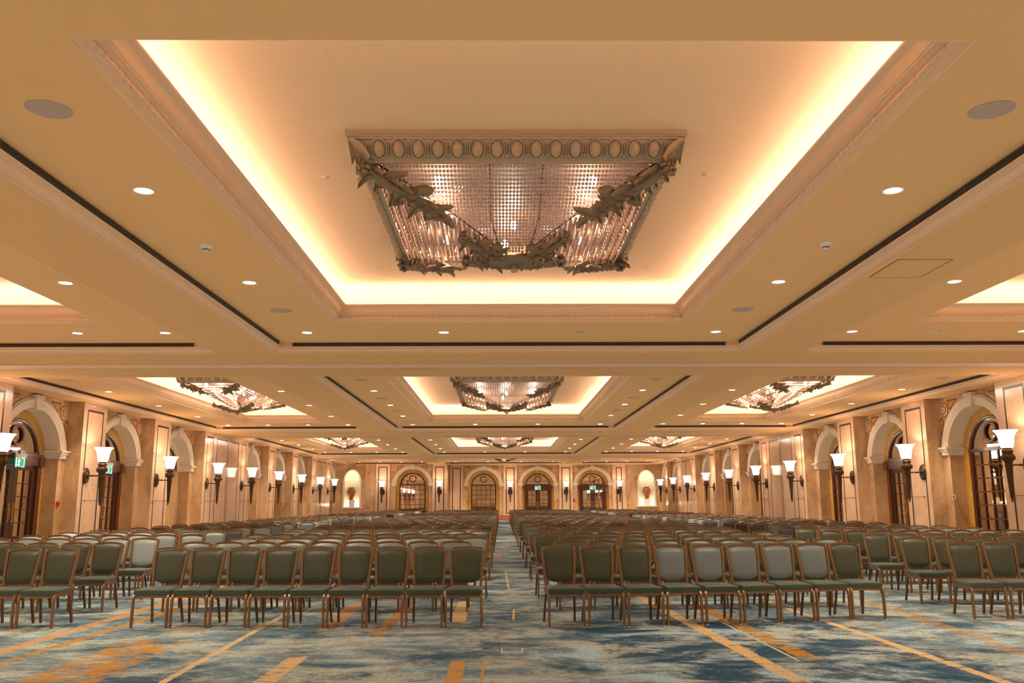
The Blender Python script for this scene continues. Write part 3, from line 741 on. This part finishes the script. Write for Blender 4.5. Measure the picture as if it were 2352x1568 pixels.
def side_wall(name, P, archs, tend, side):
    wb = MB(); D = .45
    pier(wb, P, YB, 23.1, D, [(21.8, 22.75)])
    SCONCES.append((P, 21.95, D, side))
    prev = 23.1
    cs = [a[0] for a in archs]
    for i, (c, kind) in enumerate(archs):
        nxt = cs[i + 1] if i + 1 < len(cs) else None
        if nxt is None: t1 = tend
        elif nxt - c > 8: t1 = c + 2.0
        else: t1 = (c + nxt) / 2 - .80 if nxt - c > 5 else (c + nxt) / 2 - .4
        arch_bay(wb, P, c, prev, t1, kind, DEP, 1.17)
        if nxt is None: break
        if nxt - c > 8:
            e = nxt - 2.0
            w = (e - t1 - 3.0) / 2
            pier(wb, P, t1, e, D, [(t1 + .30, t1 + 1.15), (t1 + 1.5 + .12, t1 + 1.5 + w - .06), (t1 + 1.5 + w + .06, e - 1.5 - .12), (e - 1.15, e - .30)])
            SCONCES.append((P, t1 + .45, D, side)); SCONCES.append((P, e - .9, D, side)); prev = e
        else:
            e = t1 + (1.6 if nxt - c > 5 else .8); m = (t1 + e) / 2
            pier(wb, P, t1, e, D, [(m - .56, m + .56)] if e - t1 > 1 else [(m - .25, m + .25)])
            SCONCES.append((P, m - (.38 if e - t1 > 1 else 0), D, side)); prev = e
    return wb
LW = side_wall('wall_left', PL, [(25.1, 'door'), (30.7, 'door'), (36.3, 'lunette'), (46.9, 'blind'), (52.5, 'door'), (58.1, 'door'), (68.6, 'blind')], 71.5, 'left')
RW = side_wall('wall_right', PR, [(25.1, 'window'), (30.7, 'door'), (36.3, 'window'), (46.9, 'window'), (52.5, 'door'), (58.1, 'door'), (68.4, 'blind'), (73.3, 'blind')], 75.4, 'right')
mats = [M[k] for k in WM]
struct(LW.build('wall_left', mats, smooth=30), 'cream marble side wall with arches and sconce piers')
struct(RW.build('wall_right', mats, smooth=30), 'cream marble side wall with arches and sconce piers')
# far wall in three planes and two niche walls
PF = frame_fn((0, YFAR), (1, 0), (0, -1)); PFL = frame_fn((0, 72.7), (1, 0), (0, -1))
FW = MB(); top = ZS + .02
def flat(P, a, e): quad(FW, P, [(a, 0, 0), (e, 0, 0), (e, 0, top), (a, 0, top)], WI['marble'])
def far_bay(P, c, a, e, kind): arch_bay(FW, P, c, a, e, kind, .30)
def pil(P, m, w=1.16, iw=.75): pier(FW, P, m - w / 2, m + w / 2, .10, [(m - iw / 2, m + iw / 2)])
pil(PFL, -9.73); flat(PFL, -11.0, -10.31); far_bay(PFL, -7.32, -9.15, -5.67, 'window'); pil(PFL, -5.09)
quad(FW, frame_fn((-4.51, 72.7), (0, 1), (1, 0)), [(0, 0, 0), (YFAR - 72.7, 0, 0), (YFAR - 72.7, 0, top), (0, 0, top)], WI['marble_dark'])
pil(PF, -3.86, 1.1, .72); far_bay(PF, -1.57, -3.31, .12, 'window'); pil(PF, .70); far_bay(PF, 3.06, 1.28, 4.86, 'door'); pil(PF, 5.44); far_bay(PF, 7.74, 6.02, 9.39, 'door'); pil(PF, 9.97, 1.16, .5); flat(PF, 10.55, 10.96)
flat(PF, -4.51, -4.41)
for P, t in ((PFL, -9.73), (PFL, -5.09), (PF, .70), (PF, 5.44), (PF, 9.97)): SCONCES.append((P, t, .10, 'far'))
struct(FW.build('wall_far', mats, smooth=30), 'cream marble end wall with arched windows and doors')
def niche_wall(name, A, B, side):
    A, B = Vector(A), Vector(B); T = (B - A); L = T.length; T.normalize(); N = (T.y, -T.x)
    P = frame_fn((A.x, A.y), (T.x, T.y), N); b = MB(); c = L / 2; r = .62; zs, z0 = 3.2, 1.15
    nl = WI
    b2 = MB()
    quad(b, P, [(0, 0, 0), (c - r, 0, 0), (c - r, 0, top), (0, 0, top)], WI['marble']); quad(b, P, [(c + r, 0, 0), (L, 0, 0), (L, 0, top), (c + r, 0, top)], WI['marble'])
    quad(b, P, [(c - r, 0, 0), (c + r, 0, 0), (c + r, 0, z0), (c - r, 0, z0)], WI['marble'])
    n = 20; pts = [(c + r * math.cos(PI - PI * i / n), zs + r * 1.4 * math.sin(PI - PI * i / n) * (1 - .0)) for i in range(n + 1)]
    for i in range(n): quad(b, P, [(pts[i][0], 0, pts[i][1]), (pts[i + 1][0], 0, pts[i + 1][1]), (pts[i + 1][0], 0, top), (pts[i][0], 0, top)], WI['marble'])
    struct(b.build(name, mats), 'marble wall section with a lit white niche')
    # half-round white shell with arch trim and sill
    rows = []
    for k in range(13):
        a = PI - PI * k / 12; rows.append([P(c + r * math.cos(a), -r * 1.0 * math.sin(a), z) for z in (z0, zs)] + [P(c + r * math.cos(a) * math.cos(q), -r * math.sin(a) * math.cos(q), zs + r * 1.4 * math.sin(q)) for q in [PI / 2 * j / 8 for j in range(1, 9)]])
    b2.grid(rows)
    b2.face([P(c + r * math.cos(PI - PI * k / 12), -r * math.sin(PI - PI * k / 12), z0) for k in range(13)])
    prof = [(1.0, .0), (1.0, .05), (1.10, .06), (1.13, .09), (1.22, .08), (1.24, 0)]
    arc = [(c + r * q * math.cos(PI - PI * i / 28), zs + r * 1.4 * q * math.sin(PI - PI * i / 28)) for q, d in prof for i in range(29)]
    b2.grid([[P(c + r * q * math.cos(PI - PI * i / 28), d, zs + r * (1.4 + (q - 1) * .8) * math.sin(PI - PI * i / 28)) for i in range(29)] for q, d in prof])
    for sg in (-1, 1):
        for (lo, hi, d, za, zb) in ((1.0, 1.24, .06, z0, zs - .12), (.98, 1.30, .10, zs - .12, zs - .05), (.97, 1.34, .13, zs - .05, zs + .02)):
            x0, x1 = sorted((c + sg * r * lo, c + sg * r * hi)); b2.box(x0, x1, -.02, d, za, zb, 0, lambda t, d, z: P(t, d, z))
    for (w, d, za, zb) in ((1.42, .22, z0 - .05, z0 + .02), (1.34, .16, z0 - .11, z0 - .05)): b2.box(c - r * w, c + r * w, -.02, d, za, zb, 0, lambda t, d, z: P(t, d, z))
    global trim_n
    trim_n += 1; struct(b2.build(f'trim_{trim_n}', M['nichewhite'], smooth=40), 'white arched niche shell with sill')
    ctr = Vector(P(c, -.12, 0))
    ped = MB(); ped.box(-.24, .24, -.20, .20, 0, .52); ped.box(-.26, .26, -.22, .22, .52, .58)
    o = ped.build('urn_pedestal', M['nichewhite']); o.location = (ctr.x, ctr.y, z0 + .001); o.rotation_euler.z = math.atan2(T.y, T.x); tag(o, f'white block pedestal in the lit niche at the {side} of the end wall', 'pedestal', 'pedestals in the niches')
    u = MB(); u.lathe([(0, 0), (.13, 0), (.15, .02), (.155, .05), (.22, .22), (.30, .42), (.345, .60), (.35, .70), (.32, .82), (.25, .91), (.215, .94), (.21, .965), (.235, .985), (.25, 1.0), (.23, 1.005), (.20, .98), (.2, .93), (0, .9)], 28)
    ur = u.build('clay_urn', M['clay'], smooth=50); ur.location = (ctr.x, ctr.y, z0 + .582)
    tag(ur, f'round terracotta urn on a white pedestal in the {side} niche', 'urn', 'terracotta urns in the niches')
    for sg in (-1, 1):
        point_light(P(c + sg * .42, -.10, z0 + .22), 16, (1, .80, .5), .05)
    point_light(P(c, .05, zs + .35), 10, (1, .85, .6), .05)
niche_wall('wall_left_end', (-13.3, 71.5), (-11.0, 72.7), 'left')
niche_wall('wall_right_end', (10.96, 75.6), (13.6, 75.2), 'right')
b = MB(); b.box(-14.5, 14.5, YB - .1, YB, 0, ZS); struct(b.build('wall_back', M['marble']))
b = MB()
for a0, e0 in ((-4.4, .95), (4.25, 6.55), (8.95, 10.96)): b.box(a0, e0, YFAR - .14, YFAR - .02, 0, .43)
b.box(-11, -4.51, 72.55, 72.69, 0, .43); struct(b.build('baseboard_far', M['skirting']), 'red marble skirting along the end wall')

# ------------------------------------------------------------------ sconces
def make_sconce():
    R = empty('wall_sconce')
    def flute(b, prof, n, depth):
        rows = []
        for r, z in prof: rows.append([((r * (1 - depth * (j % 2))) * math.cos(2 * PI * j / n), (r * (1 - depth * (j % 2))) * math.sin(2 * PI * j / n), z) for j in range(n)])
        b.grid(rows, 0, close_u=True); b.face(rows[0][::-1]); b.face(rows[-1])
    b = MB(); flute(b, [(.035, 1.56), (.045, 1.60), (.06, 1.9), (.085, 2.32)], 24, .12); b.lathe([(0, 1.44), (.012, 1.45), (.03, 1.49), (.018, 1.52), (.04, 1.535), (.045, 1.56), (.035, 1.57)], 14); b.build('torch_body', M['bronze'], R, 35)
    b = MB(); b.lathe([(.085, 2.32), (.10, 2.33), (.10, 2.36), (.085, 2.37), (.09, 2.42), (.125, 2.47), (.15, 2.53), (.14, 2.60), (.115, 2.65), (.12, 2.67), (.14, 2.69), (.135, 2.72), (.105, 2.74), (.11, 2.78)], 20)
    for k in range(10):
        a = 2 * PI * k / 10; d = Vector((math.cos(a), math.sin(a), 0)); b.ell(d * .135 + Vector((0, 0, 2.54)), d.cross(Vector((0, 0, 1))) * .042, Vector((0, 0, .075)), d * .035, 6, 4)
    b.build('capital', M['bronze'], R, 50)
    b = MB(); b.lathe([(.09, 2.775), (.135, 2.79), (.155, 2.84), (.165, 2.92), (.18, 3.02), (.205, 3.11), (.245, 3.18), (.285, 3.215), (.28, 3.222), (.24, 3.19), (.195, 3.11), (.165, 3.0), (.15, 2.86), (.08, 2.80)], 28, cap=False); b.face([(.085 * math.cos(2 * PI * j / 20), .085 * math.sin(2 * PI * j / 20), 2.80) for j in range(20)]); b.build('glass_shade', M['shade'], R, 60)
    # wall at local y = +.50 (away from hall)
    b = MB(); b.tube([(0, .06, 2.36), (0, .2, 2.36), (0, .47, 2.36)], .02, 8); b.tube([(0, .28, 2.36), (0, .32, 2.36)], .032, 8); b.build('arm', M['bronze'], R, 50)
    b = MB()
    for rr, y0, y1 in ((.20, .46, .50), (.17, .445, .46), (.10, .43, .445), (.06, .41, .43)):
        p = [(rr * math.cos(2 * PI * j / 28), rr * math.sin(2 * PI * j / 28) * 1.25 + 2.36) for j in range(28)]
        b.grid([[(x, y1, z) for x, z in p], [(x * .93, y0, 2.36 + (z - 2.36) * .93) for x, z in p]], 0, close_u=True); b.face([(x * .93, y0, 2.36 + (z - 2.36) * .93) for x, z in p])
    for k in range(16):
        a = 2 * PI * k / 16; b.ell((.15 * math.cos(a), .452, 2.36 + .19 * math.sin(a)), (.022, 0, 0), (0, 0, .026), (0, .016, 0), 6, 3)
    b.build('wall_plate', M['bronze'], R, 50)
    b = MB(); b.tube([(0, .03, 1.6), (0, .49, 1.6)], .008, 6); b.ell((0, .475, 1.6), (.028, 0, 0), (0, .02, 0), (0, 0, .028), 8, 4); b.build('stay_rod', M['bronze'], R, 50)
    return R
sc0 = make_sconce(); remember(sc0)
cnt = {}
for i, (P, t, d, side) in enumerate(SCONCES):
    T, N = P.tn; out = .50 if side != 'far' else .34
    p = P(t, d + .50, 0)
    if not seen((p[0], p[1], 3.0), 60):
        point_light((p[0], p[1], 3.06), 20, (1, .80, .66), .05); continue
    R = sc0 if not cnt else copy_tree(sc0)
    R.location = p; R.rotation_euler.z = math.atan2(-N[1], -N[0]) - PI / 2
    cnt[side] = cnt.get(side, 0) + 1; k = cnt[side]
    lb = f'bronze torch sconce with glowing bell shade on the {side} wall, {ORD[k]} from the near end' if side != 'far' else f'bronze torch sconce with glowing shade on the end wall, {ORD[k]} from its left corner'
    tag(R, lb, 'wall lamp', 'torch sconces along the walls')
    point_light((p[0], p[1], 3.06), 11 if side == 'far' else 20, (1, .80, .66), .05)

# ------------------------------------------------------------------ small wall fittings
def plate(P, t, d, z, w, h, name, m, label, cat, th=.03, extra=None):
    b = MB(); b.box(t - w / 2, t + w / 2, d, d + th, z - h / 2, z + h / 2, 0, lambda a, q, zz: P(a, q, zz)); o = b.build(name, m); tag(o, label, cat)
    if extra: extra(o, P, t, d + th, z)
    return o
def callpt(o, P, t, d, z):
    b = MB(); b.box(t - .03, t + .03, d, d + .004, z - .03, z + .03, 0, lambda a, q, zz: P(a, q, zz)); b.build('break_glass', M['grille'], o)
def swit(o, P, t, d, z):
    b = MB(); b.box(t - .03, t + .03, d, d + .006, z - .05, z + .05, 0, lambda a, q, zz: P(a, q, zz)); b.build('switch_button', M['grille'], o)
plate(PL, 26.8, 0, 1.5, .12, .16, 'fire_call_point', M['red'], 'red fire call point on the marble beside the nearest left arch', 'fire alarm', .05, callpt)
plate(PL, 32.9, .45, 1.56, .10, .16, 'wall_switch', M['steel'], 'small brass switch plate on the pier beyond the second left door', 'switch', .015, swit)
plate(PR, 26.6, 0, 1.6, .10, .14, 'wall_thermostat', M['white'], 'small white thermostat box between the first and second right arches', 'thermostat', .03, swit)
plate(PF, 6.12, 0, 1.62, .16, .2, 'fire_call_point', M['red'], 'small red fire call point beside the right-hand far door', 'fire alarm', .05, callpt)
plate(PF, 4.72, 0, 1.62, .16, .1, 'wall_switch', M['steel'], 'small dark switch plate between the two far doors', 'switch', .015, swit)
plate(PF, 1.38, 0, 1.6, .1, .12, 'wall_thermostat', M['white'], 'small white thermostat box left of the far doors', 'thermostat', .03, swit)
def exit_sign(P, c, dep, label):
    z, d, w, h = 2.66, -dep + .24, .52, .26
    T, N = P.tn
    R = empty('exit_sign', P(c, d, z)); tag(R, label, 'exit sign', 'green exit signs above the doors')
    def Q(t, q, zz): p = P(t, q, zz); o = P(0, 0, 0); return (p[0] - o[0], p[1] - o[1], zz)
    b = MB(); b.box(-w / 2 - .02, w / 2 + .02, -.05, 0, h / 2, h / 2 + .10, 0, Q); b.box(-.02, .02, -.1, -.02, h / 2 + .1, h / 2 + .22, 0, Q); b.build('housing', M['steel'], R)
    b = MB(); b.box(-w / 2, w / 2, -.03, -.015, -h / 2, h / 2, 0, Q); b.build('sign_panel', M['exitgreen'], R)
    # running figure and doorway
    b = MB()
    def pg(pts, dd=-.012): b.face([Q(t, dd, q) for t, q in pts])
    hd = [(-.075 + .026 * math.cos(2 * PI * k / 12), .095 + .026 * math.sin(2 * PI * k / 12)) for k in range(12)]; pg(hd)
    pg([(-.085, .062), (-.045, .066), (-.06, -.015), (-.105, -.02)])
    pg([(-.05, .06), (.005, .03), (.012, .012), (-.055, .035)]); pg([(-.085, .06), (-.135, .035), (-.15, -.01), (-.13, -.012), (-.115, .02), (-.08, .035)])
    pg([(-.065, -.01), (-.035, -.06), (-.05, -.12), (-.075, -.12), (-.062, -.065), (-.09, -.02)]); pg([(-.08, -.015), (-.12, -.07), (-.18, -.075), (-.18, -.095), (-.11, -.095), (-.07, -.04)])
    pg([(.05, -.13), (.20, -.13), (.20, .13), (.05, .13), (.05, .11), (.18, .11), (.18, -.11), (.05, -.11)])
    pg([(-.24, -.135), (-.20, -.135), (-.20, .135), (-.24, .135)])
    b.build('pictogram', M['exitwhite'], R)
exit_sign(PL, 24.95, DEP, 'green running-man exit sign over the nearest left door')
exit_sign(PL, 30.6, DEP, 'green running-man exit sign over the second left door')
exit_sign(PF, 3.06, .30, 'green exit sign over the left one of the two far doors')
exit_sign(PF, 7.74, .30, 'green exit sign over the right one of the two far doors')
b = MB()
for x0, x1, y0, y1 in ((-.11, .11, -.17, -.16), (-.11, .11, .16, .17), (-.11, -.10, -.16, .16), (.10, .11, -.16, .16)): b.box(x0, x1, y0, y1, 0, .004)
r = empty('floor_socket_box', (.10, 9.44, 0)); b.build('metal_rim', M['steel'], r); b = MB(); b.box(-.10, .10, -.16, .16, 0, .003); b.build('carpet_lid', M['carpet'], r)
tag(r, 'flush floor socket box with pale metal rim in the central aisle', 'floor box')

# ------------------------------------------------------------------ chairs
def rounded_pad(nx, nz, fn):
    return [[fn(-1 + 2 * i / nx, -1 + 2 * j / nz) for i in range(nx + 1)] for j in range(nz + 1)]
BT = math.atan2(.125, .42)                                    # lean of the back
def back_pt(x, s, off):                                       # s: height above floor, off: out of back plane to the front
    k = (s - .45) / .47
    return (x, .455 + .115 * k ** 1.15 if k > 0 else .455 + .05 * k, s)
def make_chair(full=True):
    P = {}
    # seat cushion
    b = MB(); n = 14 if full else 6; m = 12 if full else 5
    def se(u, v):                                             # rounded-square plan of the seat
        e = .20; x = u * (.222 - .012 * (v + 1) / 2); y = .235 + v * .225
        return x, y
    top, bot = [], []
    for j in range(m + 1):
        v = -1 + 2 * j / m; tr, br = [], []
        for i in range(n + 1):
            u = -1 + 2 * i / n; x, y = se(u, v)
            eu = 1 - abs(u) ** 12; ev = 1 - (abs(v) ** 12)
            h = (max(eu, 0) ** .35) * (max(ev, 0) ** .35)
            z = .460 + .006 * h + .006 * math.cos(u * PI / 2) * (1 - .6 * max(0, -v))
            sh = 1 - .05 * (1 - h)
            tr.append((x * sh, .235 + (y - .235) * sh, z)); br.append((x * (.97), .235 + (y - .235) * .97, .396))
        top.append(tr); bot.append(br)
    b.grid(top)
    # side skirt: join rims
    rim = lambda g: g[0] + [r[-1] for r in g[1:]] + g[-1][-2::-1] + [r[0] for r in g[-2:0:-1]]
    rt, rb = rim(top), rim(bot); md = lambda q, zf: [((p[0] * q), .235 + (p[1] - .235) * q, .396 + (p[2] - .396) * zf) for p in rt]
    b.grid([rb, md(1.025, .25), md(1.04, .6), md(1.025, .88), rt], close_u=True)
    b.face(rb[::-1]); P['seat'] = b
    # backrest cushion
    b = MB(); nx, nz = (12, 12) if full else (6, 5); fr, bk = [], []
    for j in range(nz + 1):
        w = -1 + 2 * j / nz; f1, f2 = [], []
        for i in range(nx + 1):
            u = -1 + 2 * i / nx
            zb = .500 + .050 * abs(u) ** 3.2; zt = .913 - .022 * u * u
            s = zb + (zt - zb) * (w + 1) / 2
            hw = .166 + .028 * (s - .5) / .42
            px_, py_, pz_ = back_pt(u * hw, s, 0)
            h = (max(1 - abs(u) ** 5, 0) ** .5) * (max(1 - abs(w) ** 5, 0) ** .5)
            f1.append((px_, py_ - .008 - .026 * h, pz_ + .006 * h)); f2.append((px_, py_ + .012 + .014 * h, pz_))
        fr.append(f1); bk.append(f2)
    b.grid(fr); b.grid([list(reversed(r)) for r in bk])
    b.grid([rim(fr), rim(bk)], close_u=True); P['backrest'] = b
    # frame of the back: posts and arched top rail
    b = MB()
    zs_ = (.40, .47, .56, .68, .80, .905) if full else (.40, .56, .905)
    for sg in (-1, 1):
        path = [back_pt(sg * (.178 + .037 * max(0, (s - .42)) / .49), s, 0) for s in zs_]
        b.bar(path, .031 if full else .024, .034, (1, 0, 0))
    k = 9 if full else 5
    b.bar([back_pt(-.206 + .412 * i / (k - 1), .912 + .022 * (1 - (2 * i / (k - 1) - 1) ** 2), 0) for i in range(k)], .028 if full else .019, .030, (0, 0, 1))
    P['back_frame'] = b
    caps = []
    for sg in (-1, 1):
        b = MB(); caps.append(b)
        p = back_pt(sg * .207, .912, 0)
        b.bar([(p[0] - sg * .019, p[1] - .0165, p[2] - .016), (p[0] + sg * .013, p[1] - .0165, p[2] + .016)], .009, .006, (sg * -.7, 0, .7))
    P['corner_cap'] = caps
    # seat frame
    b = MB(); b.bar([(-.205, .035, .378), (.205, .035, .378)], .030, .026, (0, 0, 1)); b.bar([(-.18, .435, .378), (.18, .435, .378)], .028, .022, (0, 0, 1))
    for sg in (-1, 1): b.bar([(sg * .212, .06, .384), (sg * .185, .45, .384)], .034, .022, (0, 0, 1))
    P['seat_frame'] = b
    legs = []
    for sg in (-1, 1):
        b = MB(); b.bar([(sg * .216, -.004, .006), (sg * .215, .0, .20), (sg * .214, .004, .33), (sg * .213, .014, .372), (sg * .212, .035, .396), (sg * .211, .08, .404), (sg * .208, .16, .402)], .026, .032, (1, 0, 0)); legs.append(b)
    for sg in (-1, 1):
        b = MB(); b.bar([(sg * .198, .545, .006), (sg * .190, .50, .20), (sg * .180, .455, .40)], .024, .030, (1, 0, 0)); legs.append(b)
    P['legs'] = legs
    return P
full = make_chair(True); lite = make_chair(False)
def mesh_of(b, name, mt, smooth):
    o = b.build(name, mt, smooth=smooth); me = o.data; bpy.data.objects.remove(o); return me
ME = {}
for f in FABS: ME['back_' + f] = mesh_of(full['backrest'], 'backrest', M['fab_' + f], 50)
ME['seat'] = mesh_of(full['seat'], 'seat', M['fab_seat'], 50)
ME['back_frame'] = mesh_of(full['back_frame'], 'back_frame', M['frame'], 30); ME['cap0'], ME['cap1'] = [mesh_of(q, 'corner_cap', M['cap'], None) for q in full['corner_cap']]
ME['seat_frame'] = mesh_of(full['seat_frame'], 'seat_frame', M['frame'], 30)
for i, l in enumerate(full['legs']):
    x = -1 if i % 2 == 0 else 1
    l.box(x * (.216 if i < 2 else .198) - .016, x * (.216 if i < 2 else .198) + .016, (-.02 if i < 2 else .529), (.012 if i < 2 else .561), 0, .008, 1)
    ME[f'leg{i}'] = mesh_of(l, 'leg', [M['frame'] if i < 2 else M['legdark'], M['glide']], 30)
lg = MB()
for l in full['legs']:
    o = len(lg.v); lg.v += l.v; lg.f += [tuple(q + o for q in f) for f in l.f]; lg.m += l.m
ME['legs'] = mesh_of(lg, 'legs', [M['frame'], M['glide']], 30)
fm = MB()
for part in (full['back_frame'], full['seat_frame']):
    o = len(fm.v); fm.v += part.v; fm.f += [tuple(q + o for q in f) for f in part.f]; fm.m += part.m
for l in full['legs']:
    o = len(fm.v); fm.v += l.v; fm.f += [tuple(q + o for q in f) for f in l.f]; fm.m += [0] * len(l.f)
for cpm in full['corner_cap']:
    o = len(fm.v); fm.v += cpm.v; fm.f += [tuple(q + o for q in f) for f in cpm.f]; fm.m += [1] * len(cpm.f)
ME['frame_all'] = mesh_of(fm, 'frame', [M['frame'], M['cap']], 30)
def part(name, me, par):
    o = bpy.data.objects.new(name, me); COL.objects.link(o); o.parent = par; return o
def chair_at(x, y, rz, fab, label, group, detail):
    R = empty('banquet_chair', (x, y, 0), rz); tag(R, label, 'chair', group)
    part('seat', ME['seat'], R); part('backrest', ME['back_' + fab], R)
    if detail:
        bf = part('back_frame', ME['back_frame'], R); part('corner_cap', ME['cap0'], bf); part('corner_cap', ME['cap1'], bf); part('seat_frame', ME['seat_frame'], R)
        for i in range(4): part('leg', ME[f'leg{i}'], R)
    else: part('frame', ME['frame_all'], R)
BLOCKS = {  # name: (x of the chair nearest the aisle, step, number)
    'inner left': (-.468, -.480, 9), 'inner right': (.785, .489, 9), 'outer left': (-5.72, -.49, 7), 'outer right': (6.22, .50, 8)}
rnd = random.Random(11)
spots = []
NROW = 36
for r in range(NROW):
    for bn, (x0, dx, n) in BLOCKS.items():
        left = 'left' in bn
        y0 = {'inner left': 11.02, 'inner right': 11.06, 'outer left': 11.22, 'outer right': 11.55}[bn] + 1.62 * r
        if left and y0 > 70.6: continue
        off = .235 * (r % 2) * (-1 if left else 1) if 'inner' in bn else (.10 * (r % 3) * (-1 if left else 1))
        slope = {'inner left': -.045, 'inner right': .115 if r == 0 else .07, 'outer left': .0, 'outer right': 0.0}[bn]
        for k in range(n):
            x = x0 + dx * k + off + rnd.uniform(-.003, .003)
            dy = slope * (x - x0)
            if bn == 'inner right' and r == 0: dy = .035 * k + .0042 * k * k
            y = y0 + dy + rnd.uniform(-.015, .015)
            rz = math.atan(slope * .9) + rnd.uniform(-.010, .010)
            # tone of each back: light sheen put into colour, some differing fabrics
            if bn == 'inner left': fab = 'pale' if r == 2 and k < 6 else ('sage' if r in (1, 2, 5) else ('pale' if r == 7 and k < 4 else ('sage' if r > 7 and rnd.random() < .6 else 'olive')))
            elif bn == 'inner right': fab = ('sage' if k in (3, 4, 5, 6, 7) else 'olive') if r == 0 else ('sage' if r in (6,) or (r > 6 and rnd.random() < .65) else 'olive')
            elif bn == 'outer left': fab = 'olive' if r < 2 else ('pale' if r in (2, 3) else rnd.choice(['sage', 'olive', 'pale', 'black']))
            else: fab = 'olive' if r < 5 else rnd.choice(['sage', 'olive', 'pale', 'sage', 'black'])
            spots.append((bn, r, k, x, y, rz, fab))
vis = [s for s in spots if any(seen((s[3] + a, s[4] + .3, z), 0) for a in (-.2, .2) for z in (0, .5, .92))]
vis.sort(key=lambda s: s[4])
near, rest = vis[:300], vis[300:]
for (bn, r, k, x, y, rz, fab) in near:
    row = 'front row' if r == 0 else f'{ORD[r + 1]} row'
    c = FABS[fab]
    lab = f'{c} banquet chair, {ORD[k + 1]} from aisle, {row}, {bn} block'
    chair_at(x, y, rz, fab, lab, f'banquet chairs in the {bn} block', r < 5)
# farther rows as one mass of simpler chairs
fb = MB(); FK = list(FABS)
tmpl = []
for b, mi in ((lite['seat'], 0), (lite['backrest'], 1), (lite['back_frame'], 2), (lite['seat_frame'], 2), (lite['corner_cap'][0], 3), (lite['corner_cap'][1], 3)): tmpl.append((b.v, b.f, mi))
lb_ = MB()
for sg in (-1, 1): lb_.bar([(sg * .222, 0, .0), (sg * .216, .02, .40)], .026, .03, (1, 0, 0)); lb_.bar([(sg * .198, .545, .0), (sg * .18, .455, .40)], .024, .03, (1, 0, 0))
tmpl.append((lb_.v, lb_.f, 2))
for (bn, r, k, x, y, rz, fab) in rest:
    cs, sn = math.cos(rz), math.sin(rz)
    for v, f, mi in tmpl:
        o = len(fb.v); fb.v += [(x + a * cs - c * sn, y + a * sn + c * cs, z) for a, c, z in v]
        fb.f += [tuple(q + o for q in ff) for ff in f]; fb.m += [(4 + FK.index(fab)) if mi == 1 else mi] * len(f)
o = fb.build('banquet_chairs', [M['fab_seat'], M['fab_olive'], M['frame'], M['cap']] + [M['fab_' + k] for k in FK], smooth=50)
tag(o, 'mass of banquet chairs filling the hall behind the nearer rows', 'chairs'); o['kind'] = 'stuff'

# ------------------------------------------------------------------ light and view
W = bpy.data.worlds.new('world'); S.world = W; W.use_nodes = True
W.node_tree.nodes['Background'].inputs[0].default_value = (.9, .7, .45, 1); W.node_tree.nodes['Background'].inputs[1].default_value = .15
W.light_settings.ao_factor = .20; W.light_settings.distance = 3.0
S.cycles.use_fast_gi = True; S.cycles.fast_gi_method = 'ADD'; S.cycles.ao_bounces = 1; S.cycles.ao_bounces_render = 1  # ambient fill added everywhere, beyond what the lamps give
for x in (-9, -3, 3, 9):
    for y in (-5, -1, 3): spot((x, y, ZS - .05), 240)
S.view_settings.view_transform = 'Standard'; S.view_settings.look = 'None'; S.view_settings.gamma = 1; S.view_settings.exposure = 0.74
S.view_settings.use_curve_mapping = False
S.cycles.max_bounces = 5; S.cycles.diffuse_bounces = 3; S.cycles.glossy_bounces = 3; S.cycles.transmission_bounces = 3; S.cycles.adaptive_threshold = .08; S.cycles.adaptive_min_samples = 12
S.cycles.caustics_reflective = False; S.cycles.caustics_refractive = False; S.cycles.sample_clamp_indirect = 4; S.cycles.blur_glossy = .5
S.cycles.use_denoising = True; S.cycles.use_light_tree = True
